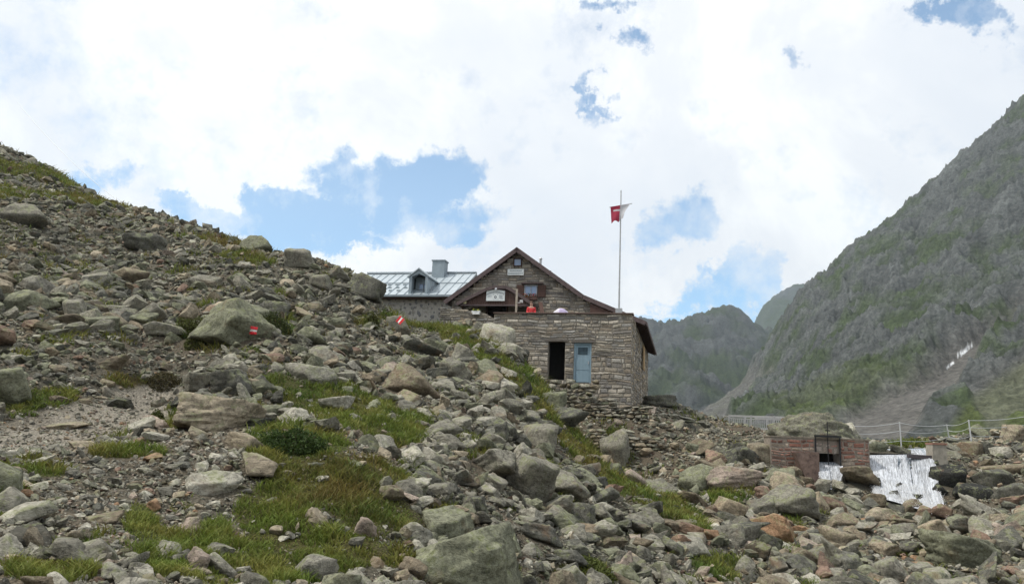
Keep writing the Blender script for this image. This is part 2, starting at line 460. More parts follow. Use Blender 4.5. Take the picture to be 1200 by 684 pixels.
def hull_shape(seed, dims):
    g = np.random.default_rng(seed)
    P = g.normal(size=(11, 3)); P /= np.linalg.norm(P, axis=1)[:, None]; P *= g.uniform(.85, 1.1, (11, 1))
    bm = bmesh.new()
    for q in P: bm.verts.new(q * np.array(dims))
    r = bmesh.ops.convex_hull(bm, input=bm.verts[:])
    bmesh.ops.delete(bm, geom=[e for e in r['geom_interior'] if isinstance(e, bmesh.types.BMVert)], context='VERTS')
    bmesh.ops.triangulate(bm, faces=bm.faces[:]); bm.verts.index_update()
    V = np.array([v.co[:] for v in bm.verts]); Fc = np.array([[v.index for v in f.verts] for f in bm.faces]); bm.free()
    return V, Fc
def eul(rx, ry, rz):
    cx, sx, cy, sy, cz, sz = np.cos(rx), np.sin(rx), np.cos(ry), np.sin(ry), np.cos(rz), np.sin(rz)
    return np.stack([np.stack([cz * cy, cz * sy * sx - sz * cx, cz * sy * cx + sz * sx], -1),
                     np.stack([sz * cy, sz * sy * sx + cz * cx, sz * sy * cx - cz * sx], -1),
                     np.stack([-sy, cy * sx, cy * cx], -1)], -2)
def scatter_mesh(groups):
    """groups: list of (V,F,smooth, pos(n,3), rot(n,3,3), size(n,), col(n,3)) -> merged arrays"""
    VV, FF, CC, SM = [], [], [], []; o = 0
    for V, Fc, sm, pos, rot, sz, col in groups:
        n = len(pos)
        if n == 0: continue
        W = np.einsum('nij,vj->nvi', rot, V) * sz[:, None, None] + pos[:, None]
        VV.append(W.reshape(-1, 3).astype(np.float32))
        FF.append((Fc[None] + (np.arange(n) * len(V))[:, None, None] + o).reshape(-1, Fc.shape[1]))
        CC.append(np.repeat(col, len(V), 0)); SM.append(np.full(n * len(Fc), sm)); o += n * len(V)
    return np.concatenate(VV), np.concatenate(FF), np.concatenate(CC), np.concatenate(SM)

TONES = {'grey': (.235, .222, .18), 'light grey': (.37, .35, .29), 'dark grey': (.125, .122, .102), 'greenish grey': (.205, .208, .145),
         'brown': (.22, .182, .13), 'reddish brown': (.235, .16, .12), 'tan': (.33, .28, .205), 'orange': (.32, .20, .12), 'pinkish': (.35, .285, .235), 'black': (.035, .035, .032)}
TN = list(TONES)
for k_ in TONES: TONES[k_] = tuple(.80 * c for c in TONES[k_])
TC = np.array([TONES[k] for k in TN])

ZONES = {0: 'in the left scree slope above the path',
         1: 'among the pale rubble below the path at bottom left',
         2: 'on the grassy bank in the middle foreground',
         3: 'in the tumbled block field on the spur below the hut',
         4: 'in the gully between the hut and the red masonry weir',
         5: 'in the stream bed rubble below the waterfall',
         6: 'on the stony bank right of the waterfall'}
def zone(px, py, d):
    if px > 1085 and py < 600: return 6
    if d > 21.5 and px > 640 and py > 452 and px < 930 and py < 600: return 4
    if px > 780: return 5
    if py < 478 and px < 460: return 0
    if px < 300 and py >= 478: return 1
    if px < 470: return 2
    return 3
def tone_w(z):
    #        grey lg  dg  gg  br  rb  tan or  pk  bl
    return {0: [.34,.07,.22,.20,.11,.02,.04,.003,.005,0], 1: [.28,.33,.05,.05,.09,.035,.12,.015,.04,0], 2: [.30,.27,.06,.13,.07,.02,.11,.012,.03,0],
            3: [.40,.12,.22,.16,.03,.01,.04,.003,.01,0], 4: [.32,.14,.15,.14,.10,.04,.08,.008,.02,0],
            5: [.27,.15,.14,.13,.10,.07,.08,.018,.03,0], 6: [.28,.12,.22,.16,.10,.06,.05,.01,.0,0]}[z]

# ---- hand placed boulders: px, py, w, h, tone, label, planes p, (rx, ry, rz)
HB = [
 (250,484,124,44,'tan','long flat tan boulder beside the gravel path',0),
 (266,378,88,62,'greenish grey','mossy dark boulder on the left slope bearing the larger red and white trail mark',0),
 (484,441,62,46,'brown','smooth rust-stained boulder overhanging a dark gap, at the top of the block field',0),
 (302,285,44,24,'greenish grey','squarish boulder standing on the skyline of the left slope',0),
 (352,303,38,26,'grey','pointed crag on the skyline right of the squarish skyline boulder',0),
 (156,321,50,24,'brown','brown wedge-shaped slab high in the left scree',0),
 (168,284,48,24,'dark grey','dark block near the skyline above the brown wedge-shaped slab',0),
 (28,252,62,28,'grey','broad grey boulder at the left edge under the grassy slope',0),
 (14,455,64,44,'greenish grey','lichen-covered boulder at the left edge beside the path',0),
 (-4,562,52,52,'greenish grey','yellow-lichened boulder cut off by the left edge below the path',0),
 (272,447,48,30,'dark grey','dark angular block directly behind the long flat tan boulder',0),
 (232,448,44,22,'grey','low grey slab left of the dark angular block',0),
 (367,438,50,28,'light grey','rounded light grey boulder in the grass right of the long flat tan boulder',0),
 (291,365,40,30,'greenish grey','lichened block just above the boulder with the larger trail mark',0),
 (325,362,30,20,'dark grey','small dark block above the low green shrubs of the left slope',0),
 (552,662,120,80,'greenish grey','largest lichen-covered boulder at the bottom centre',0),
 (525,615,60,36,'greenish grey','greenish block leaning behind the largest bottom boulder',0),
 (660,566,58,32,'grey','big rounded grey boulder above a dark hollow in the block field',0),
 (622,560,56,52,'grey','upright pale slab left of the big rounded grey boulder',0),
 (576,542,76,32,'grey','arched grey boulder roofing a small dark cave',0),
 (614,530,34,24,'light grey','lichen-speckled pale block behind the arched grey boulder',0),
 (635,512,62,34,'grey','long grey slab below the grass strip in the upper block field',0),
 (682,606,32,34,'dark grey','dark brownish block right of the long tilted dark slab',0),
 (632,624,52,22,'dark grey','long tilted dark slab in the lower block field',0),
 (597,634,30,32,'greenish grey','egg-shaped yellowish boulder right of the largest bottom boulder',0),
 (655,595,36,26,'grey','squarish grey block below the big rounded grey boulder',0),
 (250,567,62,30,'light grey','smooth light grey boulder half buried in pale rubble',0),
 (221,617,26,22,'pinkish','pinkish rounded stone beside a grass tuft at bottom left',0),
 (234,657,22,32,'pinkish','pale pink upright stone near the bottom edge',0),
 (120,607,42,13,'brown','rust-brown thin slab in the rubble at bottom left',0),
 (94,627,26,20,'tan','tan squarish stone in the rubble at bottom left',0),
 (78,499,50,9,'tan','thin flat slab lying on the gravel path',0),
 (181,592,18,14,'orange','small orange stone in the pale rubble',0),
 (493,406,46,18,'dark grey','dark flat slab capping the crest above the rust-stained boulder',0),
 (532,432,42,30,'grey','grey block on the crest right of the rust-stained boulder',0),
 (575,515,32,20,'grey','grey wedge in the block field above the arched grey boulder',0),
 (457,578,28,20,'brown','brown boulder at the edge of the grass in the middle foreground',0),
 (425,617,32,22,'pinkish','rounded pinkish stone at the lower edge of the grass',0),
 (815,560,44,34,'greenish grey','flat-faced greenish block left of the pinkish boulder in the gully',0),
 (852,560,74,30,'pinkish','large pinkish boulder above a green grass tuft in the gully',0),
 (895,577,30,18,'reddish brown','reddish block right of the grass tuft under the large pinkish boulder',0),
 (928,588,70,40,'grey','biggest grey boulder in the gully below the red masonry weir',0),
 (908,622,66,32,'orange','flat orange-brown boulder in the lower right rubble',0),
 (893,593,38,20,'grey','white-veined grey block above the flat orange-brown boulder',0),
 (872,627,40,30,'grey','grey block left of the flat orange-brown boulder',0),
 (833,626,26,14,'orange','small orange slab at the foot of the grass strip',0),
 (984,630,36,26,'tan','tan-orange boulder right of the flat orange-brown boulder',0),
 (1037,642,30,20,'tan','rounded tan stone in the stream bed rubble',0),
 (1079,642,15,11,'orange','small bright orange stone in the stream bed rubble',0),
 (1130,645,92,44,'greenish grey','broad green-tinged boulder near the lower right corner',0),
 (1146,594,50,18,'light grey','pale wedge-shaped block below the wet dark rocks',0),
 (1104,600,26,20,'reddish brown','reddish brown boulder at the foot of the waterfall',0),
 (1008,560,44,26,'brown','brown squared block against the foot of the weir between the two outflows',0),
 (918,566,34,24,'tan','orange-sided block below the left end of the weir',0),
 (946,563,18,12,'brown','small brown block left of the sluice outflow',0),
 (932,553,20,12,'tan','tan stone resting against the red masonry of the weir',0),
 (665,490,48,22,'dark grey','black-edged slab at the foot of the stacked stone wall under the hut',0),
 (648,468,32,26,'greenish grey','green-tinged rounded block left of the stacked stone wall',0),
 (775,469,44,16,'dark grey','dark flat outcrop right of the hut corner',0),
 (722,525,38,46,'grey','tilted smooth slab beside the lower stacked wall',0),
 (430,336,44,30,'dark grey','dark lichened rock on the crest against the metal roof',0),
 (398,322,30,16,'grey','flat rock on the skyline left of the metal roof',0),
 (376,330,30,20,'grey','tilted smooth slab below the skyline left of the metal roof',0),
 (1024,586,26,17,'brown','wet brown stone left of the waterfall foot',0),
 (1049,594,22,12,'dark grey','flat wet stone between the left and middle foot of the waterfall',0),
 (1040,584,30,15,'dark grey','wet dark stone under the left foot of the waterfall',0),
 (1062,592,30,15,'brown','wet brown stone under the middle of the waterfall foot',0),
 (1082,599,28,14,'reddish brown','wet reddish stone under the right foot of the waterfall',0),
 (1052,570,13,12,'black','small wet black rock poking through the left strand of the waterfall',0),
 (1072,583,15,12,'black','small wet black rock poking through the lower waterfall near its foot',0),
 (1094,545,13,13,'black','small wet black rock against the right side of the waterfall below the pillar',0),
 (1101,574,17,14,'black','wet black rock against the lower right side of the waterfall',0),
 (1024,566,13,15,'black','narrow wet black rock against the left side of the waterfall',0),
 (1112,558,40,28,'black','wet black rock right beside the waterfall',0),
 (1140,577,42,24,'black','wet mossy black rock lower right of the waterfall',0),
 (1168,560,44,22,'dark grey','dark purple-grey block right of the wet rocks',0),
 (1190,575,40,22,'dark grey','dark block at the right edge below the ledge',0),
 (1180,548,60,14,'brown','brown overhanging ledge near the right edge',0),
 (1185,508,40,22,'tan','pale rounded boulder under the cable fence at the right edge',0),
 (1150,505,26,16,'greenish grey','small green-lichened boulder below the rightmost fence post',0),
 (1028,524,26,12,'greenish grey','pale green boulder behind the waterfall crest',0),
 (1055,527,22,10,'dark grey','dark mossy stone at the edge of the waterfall pool',0),
 (0,395,30,30,'reddish brown','reddish brown outcrop on the left edge of the scree',0),
 (130,425,36,20,'brown','brown block at the foot of the scree above the path bend',0),
 (467,381,26,24,'grey','grey block bearing the small tilted trail mark',0),
 (95,520,40,10,'tan','half-buried flat stone in the near edge of the path',0),
 (285,517,44,20,'tan','tan stone below the right end of the long flat boulder',0),
 (303,493,30,18,'black','dark hollow-sided block at the right end of the long flat boulder',0),
]
def place_boulder(i, px, py, w, h, tone, label):
    b = hit(px, min(py + h * .42, 683 if py < 650 else 720))
    d = b[1] if b is not None else 40
    d += w * d / FPX * .22
    if label.startswith('squarish boulder st'): d = 41.5
    c = at(px, py + h * .10, d)
    W = w * d / FPX; Hh = h * d / FPX
    g = np.random.default_rng(1000 + i)
    lv = 5 if w > 70 else 4
    sunk = 1.18
    V, Fc = rock_shape(500 + i * 7, lv, (1, 1, 1), planes=9 + i % 6, p=26, rough=.10)
    ext = (V.max(0) - V.min(0)); V = V - (V.max(0) + V.min(0)) / 2
    V = V / ext * np.array([W * 1.06, (W * .55 + Hh * .45), Hh * sunk])
    tilt = g.normal() * .14; R = eul(np.array(g.normal() * .16), np.array(tilt), np.array(g.normal() * .5))
    V = V @ R.T
    o = mesh_np('boulder', V, Fc, M_ROCKO, smooth=True, label=label, cat='boulder')
    o.location = c
    col = np.array(TONES[tone]) * (1 + g.normal() * .06)
    o['tintc'] = [float(x) for x in col] 
    return o, c, V, Fc
HBO = []
for i, hb in enumerate(HB):
    HBO.append(place_boulder(i, *hb[:6]))
# boulder sitting behind the weir
def weir_boulder():
    c = at(960, 514, 39.8)
    V, Fc = ICO[5]
    Nn = np.array([(0, 0, 1), (-.62, -.1, .78), (.66, -.1, .72), (0, -.85, .5), (-.7, -.6, .35), (.6, -.7, .5), (0, 1, .2), (-1, 0, .1), (1, 0, .1), (.25, -.5, .9), (-.3, -.6, .8), (0, 0, -1), (.3, .5, .8)], float); Nn /= np.linalg.norm(Nn, axis=1)[:, None]
    Dn = np.array([.92, .86, .80, .86, .95, .90, .9, 1.1, 1.05, .93, .95, .8, .9])
    V = V * (((np.maximum(V @ Nn.T, 0) / Dn) ** 40).sum(1) ** (-1 / 40))[:, None]
    q_ = V * 3.1
    V = V * (1 + .17 * fbm(q_[:, 0] * 1.4, q_[:, 1] * 1.4, q_[:, 2] * 1.4, oct=6, seed=71, gain=.66) + .16 * np.floor(fbm(q_[:, 0] * .8, q_[:, 1], q_[:, 2] * 1.7, oct=3, seed=72) * 5) / 5)[:, None]
    V = V / (V.max(0) - V.min(0)) * np.array([5.0, 3.4, 2.55])
    V = V @ eul(np.array(.05), np.array(.04), np.array(.2)).T
    o = mesh_np('boulder', V, Fc, M_ROCKO, smooth=True, label='huge rounded boulder rising behind the red masonry weir', cat='boulder')
    o.location = c; o['tintc'] = [.14, .135, .105]
weir_boulder()

def trail_mark(idx, px, py, w, h, ang):
    o, c, V, Fc = HBO[idx]
    bvh = BVHTree.FromPolygons([Vector(v) for v in (V + c)], [tuple(f) for f in Fc])
    n = 13; ca, sa = math.cos(ang), math.sin(ang)
    pts = []
    for j in range(n):
        for i in range(n):
            u = (i / (n - 1) - .5) * w; v = (j / (n - 1) - .5) * h
            d = Vector(ray(px + u * ca - v * sa, py + u * sa + v * ca)).normalized()
            loc, nr, fi, dist = bvh.ray_cast(Vector((0, 0, 0)), d)
            pts.append(None if loc is None else np.array(loc + nr * .012 - Vector(c)))
    col = np.zeros((n * n, 3)); good = [k for k, p in enumerate(pts) if p is not None]
    if not good: print('MARK MISS', idx); return
    m = {k: i for i, k in enumerate(good)}
    P = np.array([pts[k] for k in good]); C = []
    for k in good:
        r = (k // n) / (n - 1); C.append((.62, .035, .045) if (r < .34 or r > .66) else (.82, .82, .80))
    q = []; gq = np.random.default_rng(idx)
    for j in range(n - 1):
        for i in range(n - 1):
            e_ = min(i, j, n - 2 - i, n - 2 - j)
            if gq.uniform() < (.35 if e_ == 0 else (.12 if e_ == 1 else .03)): continue
            a = (j * n + i, j * n + i + 1, (j + 1) * n + i + 1, (j + 1) * n + i)
            if all(x in m for x in a): q.append([m[x] for x in a])
    if not q: print('MARK EMPTY'); return
    mesh_np('trail_mark', P, np.array(q), tintmat('mark paint', .6, 40, .1), o, col=np.array(C), label='red and white painted stripes')
trail_mark(1, 297, 387, 8.5, 9.5, .15)
trail_mark([k for k, h in enumerate(HB) if 'tilted trail mark' in h[5]][0], 469, 375, 8.5, 7, -.9)

# ---- general rocks
def sample_rocks(n, a=2.0, kmin=4.6, kmax=62):
    az = rng.uniform(math.radians(-37), math.radians(37), n)
    r = np.exp(rng.uniform(math.log(4.2), math.log(78), n))
    x = np.sin(az) * r; y = np.cos(az) * r
    z = H(x, y)
    P = np.stack([x, y, z], 1)
    u = rng.uniform(size=n)
    k = kmin * (1 - u * (1 - (kmin / kmax) ** a)) ** (-1 / a)
    size = k / FPX * r * .5       # half length in metres
    size = np.maximum(size, .018)
    return P, size, k
N = 80000
P, S, K = sample_rocks(N)
P2, S2, K2 = sample_rocks(95000, 3.0, 3.0, 9)
P = np.concatenate([P, P2]); S = np.concatenate([S, S2]); K = np.concatenate([K, K2]); 
P3, S3, K3 = sample_rocks(11000, 1.8, 12, 55)
x3, y3, _ = proj(P3); z3 = np.array([zone(a, b, d) for a, b, d in zip(x3, y3, P3[:, 1])]); q3 = (z3 == 3) | ((z3 == 5) & (rng.uniform(size=len(K3)) < .5)) | ((z3 == 0) & (rng.uniform(size=len(K3)) < .85))
P = np.concatenate([P, P3[q3]]); S = np.concatenate([S, S3[q3]]); K = np.concatenate([K, K3[q3]]); N = len(K)
px, py, pz = proj(P)
gm, gt = grassm(P); pm = pathm(P)
zz = np.array([zone(a, b, d) for a, b, d in zip(px, py, P[:, 1])])
keep = rng.uniform(size=N) > np.where(gm > .4, np.where(K > 11, np.where(gm > .85, .88, .70), .93), 0)
keep &= ~((pm > .12) & (rng.uniform(size=N) > np.where(K < 8, .45, .03)))
keep &= ~blocked(P)
# fine scree: the strip above the path is small stones; limit sizes by region
fine = ((px < 260) & (py > 395) & (py < 470)) | ((px > 60) & (px < 300) & (py > 520) & (py < 640)) | ((px > 400) & (px < 500) & (py < 430) & (py > 385))
K = np.where(fine & (K > 22), K * .4, K); S = np.where(fine & (S * 2 * FPX / np.maximum(P[:, 1], 1) > 22), S * .4, S)
cap = np.where((zz == 0) & (P[:, 1] > 26), 32, 99.)
cap = np.where((px < 470) & (py < 330), 17, cap)
cap = np.where((px > 425) & (px < 535) & (py < 396) & (P[:, 1] > 31), 8, cap)
cap = np.where((px > 770) & (px < 940) & (py < 525), np.where(px > 835, 8, 16), cap)
cap = np.where((px > 1000) & (py < 530), 15, cap)
cap = np.where((px > 660) & (px < 800) & (py > 480) & (py < 570) & (P[:, 1] > 30), 20, cap)
kc = np.minimum(K, cap * rng.uniform(.5, 1.1, N)); S = S * kc / K; K = kc
s_, w_ = hut_sw(P)
keep &= ~((s_ > -7) & (s_ < .6) & (w_ > -2.5) & (w_ < 0) & (K > 20))
P, S, K, zz, px, py = P[keep], S[keep], K[keep], zz[keep], px[keep], py[keep]
# not inside the hand placed boulders
ok = np.ones(len(P), bool)
for (o, c, V, Fc) in HBO:
    hw = (V[:, 0].max() - V[:, 0].min()) / 2; hd = (V[:, 1].max() - V[:, 1].min()) / 2
    q = ((P[:, 0] - c[0]) / (hw * .95)) ** 2 + ((P[:, 1] - c[1]) / (hd * .95)) ** 2
    ok &= ~(q < 1) & ~((q < 2.0) & (S > hw * .5))
    # keep the face of the boulder free of big stones
    dpx, dpy, _ = proj(c[None]); ww = hw * FPX / c[1]
    ok &= ~((abs(px - dpx[0]) < ww * .9) & (py > dpy[0] - 4) & (py < dpy[0] + ww * .55) & (P[:, 1] < c[1]) & (P[:, 1] > c[1] - 4 * hw) & (K > .30 * ww) & (K > 9))
P, S, K, zz, px, py = [q[ok] for q in (P, S, K, zz, px, py)]
n = len(P)
W10 = np.array([tone_w(z) for z in range(7)]); cum = W10.cumsum(1); cum /= cum[:, -1:]
# colour drifts in patches
drift = fbm(P[:, 0] * .25, P[:, 1] * .25, oct=3, seed=77) * .35
uu = np.clip(rng.uniform(size=n), 0, .999)
ti = (uu[:, None] > cum[zz]).sum(1)
warm = (drift > .1) & (rng.uniform(size=n) < .35); ti = np.where(warm & (ti == 0), 4, ti)
COLR = TC[ti] * (1 + rng.normal(size=(n, 1)) * .22)
COLR = np.clip(COLR, .02, .6)
inframe = (px > 0) & (px < 1200) & (py > 150) & (py < 684 + K * .3)
cand = np.nonzero(inframe & vis(P + np.array([0, 0, .1])))[0]
cand = cand[np.argsort(-K[cand])][:222]
indiv = np.zeros(n, bool); indiv[cand] = True
pitchsl = .15
PROT = [rock_shape(40 + i, 4, (1, g1, g2), planes=8 + i % 7, p=24, rough=.06) for i, (g1, g2) in enumerate([(.8,.5),(.7,.6),(.9,.45),(.65,.4),(.8,.7),(.6,.5),(.85,.55),(.75,.35),(.7,.65),(.9,.6),(.55,.45),(.8,.4),(.7,.5),(.95,.5)])]
PM = []
for V, Fc in PROT:
    o = mesh_np('rock', V, Fc, M_ROCKO, smooth=True); PM.append(o.data); bpy.data.objects.remove(o)
used = {}
for j in cand:
    key = (int(zz[j]), TN[ti[j]]); used.setdefault(key, []).append(j)
for (z, tn), js in used.items():
    sizes = sorted(js, key=lambda j: -K[j])
    for rank, j in enumerate(sizes):
        o = bpy.data.objects.new('rock', PM[rng.integers(len(PM))]); COL.objects.link(o)
        s = S[j]
        o.scale = (s, s * rng.uniform(.85, 1.1), s * rng.uniform(.8, 1.15))
        o.rotation_euler = (rng.normal() * .32, rng.normal() * .32, rng.uniform(0, 6.28))
        o.location = (P[j, 0], P[j, 1], P[j, 2] + s * .22)
        o['tintc'] = [float(x) for x in COLR[j]]
        big = 'large ' if K[j] > 40 else ''
        size = 'large ' if rank < len(sizes) * .5 and len(sizes) > 3 else ('smaller ' if len(sizes) > 3 else '')
        lab = f"{size}{tn} angular rock {ZONES[z]}"
        setp(o, lab, 'rock', f"{size}{tn} rocks {ZONES[z]}" if len(sizes) > 1 else None)
# stuff scree
rest = np.nonzero(~indiv)[0]
Kr, Pr, Sr, Cr = K[rest], P[rest], S[rest], COLR[rest]
m = len(rest)
ROT = eul(rng.normal(size=m) * .4, rng.normal(size=m) * .4, rng.uniform(0, 6.28, m))
Pr = Pr + np.array([0, 0, 1]) * (Sr * rng.uniform(.05, .35, m))[:, None]
groups = []
dimsL = [(1,.8,.55),(1,.7,.4),(1,.9,.6),(1,.6,.5),(1,.75,.75),(1,.5,.35)]
hulls = [hull_shape(i, dimsL[i % 6]) for i in range(16)]
ic2 = [rock_shape(200 + i, 2, dimsL[i % 6], planes=8, p=26, rough=.03) for i in range(10)]
ic3 = [rock_shape(300 + i, 3, dimsL[i % 6], planes=9, p=26, rough=.05) for i in range(10)]
lvl = np.where(Kr < 15, 0, np.where(Kr < 32, 1, 2)); pick = rng.integers(0, 1000, m)
for L, lib, sm in ((0, hulls, False), (1, ic2, False), (2, ic3, False)):
    for i, (V, Fc) in enumerate(lib):
        q = (lvl == L) & (pick % len(lib) == i)
        groups.append((V, Fc, sm, Pr[q], ROT[q], Sr[q], Cr[q]))
# path gravel and tiny fill
V_, F_c, C_, SM_ = scatter_mesh(groups)
mesh_np('scree', V_, F_c, M_ROCK, col=C_, smooth=SM_, label='loose grey scree and rubble covering the slopes', cat='scree', kind='stuff')
print('scree rocks', m, 'tris', len(F_c))
def gravel():
    n = 26000
    az = rng.uniform(math.radians(-40), math.radians(-14), n); r = np.exp(rng.uniform(math.log(8), math.log(24), n))
    Q = np.stack([np.sin(az) * r, np.cos(az) * r, np.zeros(n)], 1)
    Q = Q[pathm(Q) > .15]; n = len(Q); Q[:, 2] = H(Q[:, 0], Q[:, 1])
    s = rng.uniform(.008, .022, n) * (1 + (rng.uniform(size=n) > .9) * 1.8)
    col = np.array([.27, .25, .21]) * (1 + rng.normal(size=(n, 1)) * .22)
    R = eul(rng.normal(size=n), rng.normal(size=n), rng.uniform(0, 6.28, n))
    g = []
    for i in range(8):
        q = np.arange(n) % 8 == i; g.append((*hulls[i], False, Q[q], R[q], s[q], col[q]))
    V, Fc, C, sm = scatter_mesh(g)
    mesh_np('gravel', V, Fc, M_ROCK, col=C, label='fine pale gravel on the trodden path', cat='gravel', kind='stuff')
gravel()

# ------------------------------------------------------------------ grass
def grass_mat():
    t = NT('grass blades')
    c = t.mix(1, t.attr('tint'), t.ramp(t.noise(t.pos(), 4, 3), [(.3, .75), (.7, 1.25)]), 'MULTIPLY')
    t.b.inputs['Subsurface Weight'].default_value = 0
    tr = t.n('ShaderNodeBsdfTranslucent'); t.l(c, tr.inputs[0])
    t.fin(c, None, .7, .25)
    mx = t.n('ShaderNodeMixShader'); mx.inputs[0].default_value = .3
    t.l(t.b.outputs[0], mx.inputs[1]); t.l(tr.outputs[0], mx.inputs[2]); t.l(mx.outputs[0], t.out.inputs[0])
    return t.m
M_GRASS = grass_mat()
def blades(Q, h, w, col, name, **k):
    n = len(Q)
    a = rng.uniform(0, 2 * PI, n); lean = rng.uniform(.15, .8, n)
    fa = rng.uniform(0, 2 * PI, n)
    side = np.stack([np.cos(fa), np.sin(fa), np.zeros(n)], 1) * (w / 2)[:, None]
    dirn = np.stack([np.cos(a) * lean, np.sin(a) * lean, np.ones(n)], 1)
    mid = Q + dirn * (h * .5)[:, None] * np.array([.7, .7, 1])
    tip = Q + np.stack([np.cos(a) * lean * 1.5, np.sin(a) * lean * 1.5 , np.ones(n) * .92], 1) * h[:, None]
    V = np.stack([Q - side, Q + side, mid + side * .8, mid - side * .8, tip], 1).reshape(-1, 3)
    b = (np.arange(n) * 5)[:, None]
    F4 = b + np.array([0, 1, 2, 3]); F3 = b + np.array([3, 2, 4])
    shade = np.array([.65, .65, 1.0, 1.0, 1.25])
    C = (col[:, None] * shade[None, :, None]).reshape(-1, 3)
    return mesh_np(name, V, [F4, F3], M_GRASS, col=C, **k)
def make_grass():
    n = 620000
    az = rng.uniform(math.radians(-37), math.radians(37), n); r = np.exp(rng.uniform(math.log(4.2), math.log(85), n))
    Q = np.stack([np.sin(az) * r, np.cos(az) * r, np.zeros(n)], 1)
    Q[:, 2] = H(Q[:, 0], Q[:, 1])
    g, tn = grassm(Q); pm = pathm(Q)
    cl = fbm(Q[:, 0] * 2.5, Q[:, 1] * 2.5, oct=2, seed=60)
    keep = (g * (.75 + .7 * cl) > rng.uniform(size=n) * .75) & (pm < .3) & ~blocked(Q)
    # sparse tufts between the stones
    tuft = (fbm(Q[:, 0] * 1.1 + 50, Q[:, 1] * 1.1, oct=3, seed=61) > .30) & (rng.uniform(size=n) < .6) & (pm < .2) & ~blocked(Q) & (r > 7) & (Q[:, 0] < 12)
    keep |= tuft
    Q, g, tn, r, cl = Q[keep], g[keep], tn[keep], r[keep], cl[keep]; n = len(Q)
    tn = np.where(g > 0, tn, .55)
    h = (.04 + .0048 * r) * rng.uniform(.6, 1.4, n) * np.clip(1 + 1.3 * cl, .35, 2) * np.where(r > 40, .8, 1)
    w = (.0045 + .0011 * r) * rng.uniform(.7, 1.3, n)
    green = np.array([.115, .16, .026]); deep = np.array([.055, .105, .018]); yel = np.array([.20, .19, .045]); brn = np.array([.16, .09, .038])
    pn = fbm(Q[:, 0] * .8, Q[:, 1] * .8, oct=3, seed=66)
    br = np.clip(tn * .9 + pn * .9 - .32 + rng.normal(size=n) * .18, 0, 1)[:, None]
    ye = np.clip(.35 + fbm(Q[:, 0] * 1.7, Q[:, 1] * 1.7, oct=2, seed=67) + rng.normal(size=n) * .2, 0, 1)[:, None]
    c = green * (1 - ye) + yel * ye
    dm = np.clip(fbm(Q[:, 0] * 1.3, Q[:, 1] * 1.3 + 9, oct=2, seed=68) * 2, 0, 1)[:, None] * (1 - tn[:, None])
    c = c * (1 - dm) + deep * dm
    c = c * (1 - br * .75) + brn * br * .75
    Q[:, 2] -= .01
    print('blades', n)
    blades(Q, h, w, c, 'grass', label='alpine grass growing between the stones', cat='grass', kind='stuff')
make_grass()

# low alpine shrubs: leaves on twigs
def shrub(px, py, W, Hh, label, tint, nleaf=1500):
    b = hit(px, py); d = b[1]
    o = empty('alpine_shrub', b, label=label, cat='shrub', group='low green alpine shrubs')
    w = W * d / FPX / 2; h = Hh * d / FPX
    g = np.random.default_rng(int(px))
    n = nleaf
    v = g.normal(size=(n, 3)); v /= np.linalg.norm(v, axis=1)[:, None]; v[:, 2] = abs(v[:, 2])
    rad = g.uniform(.45, 1.0, n) ** .6
    lump = 1 + .35 * fbm(v[:, 0] * 2.2 + px, v[:, 1] * 2.2, v[:, 2] * 2.2, oct=2, seed=int(px) % 50)
    Q = v * (rad * lump)[:, None] * np.array([w, w * .7, h])
    Q[:, 2] += H(Q[:, 0] + b[0], Q[:, 1] + b[1]) - b[2]
    s = .011 + d * .0009
    a = g.normal(size=(n, 3)); a /= np.linalg.norm(a, axis=1)[:, None]
    c = np.cross(a, g.normal(size=(n, 3))); c /= np.linalg.norm(c, axis=1)[:, None]
    V = np.stack([Q - a * s, Q + c * s * .6, Q + a * s * 1.3, Q - c * s * .6], 1).reshape(-1, 3)
    F4 = (np.arange(n) * 4)[:, None] + np.arange(4)
    col = np.repeat(np.array(tint) * (1 + g.normal(size=(n, 1)) * .25), 4, 0)
    mesh_np('foliage', V, F4, M_GRASS, o, col=np.clip(col, .005, 1))
    mb = MB()
    for i in range(9):
        t = 2 * PI * i / 9; mb.bar((0, 0, -.02), (math.cos(t) * w * .6, math.sin(t) * w * .5, h * .7), .012, .004, 5)
    mb.build('stem', plain('twig', (.09, .06, .04)), o)
DG = (.045, .075, .018); OG = (.075, .085, .022)
shrub(346, 527, 76, 24, 'widest dark green low shrub, right below the long flat tan boulder', DG, 3200)
shrub(222, 392, 44, 22, 'olive low shrub at the left foot of the boulder with the larger trail mark', OG)
shrub(228, 408, 26, 16, 'small olive shrub under the shadowed side of the marked boulder', OG, 900)
shrub(322, 390, 36, 24, 'dark rounded shrub just right of the larger trail mark', (.055, .07, .02))
shrub(180, 497, 22, 15, 'small dark green bush at the left end of the long flat tan boulder', OG, 900)
shrub(436, 384, 22, 18, 'small olive bush on the crest left of the metal roofed wing', OG, 900)
shrub(192, 452, 40, 13, 'brownish low shrub at the foot of the scree above the path', (.075, .065, .03), 1200)
shrub(700, 672, 50, 15, 'yellow green shrub among blocks at the bottom edge', (.10, .12, .03), 1800)
shrub(1066, 523, 40, 8, 'bright mossy cushion behind the waterfall next to the concrete pillar', (.12, .15, .03), 1500)

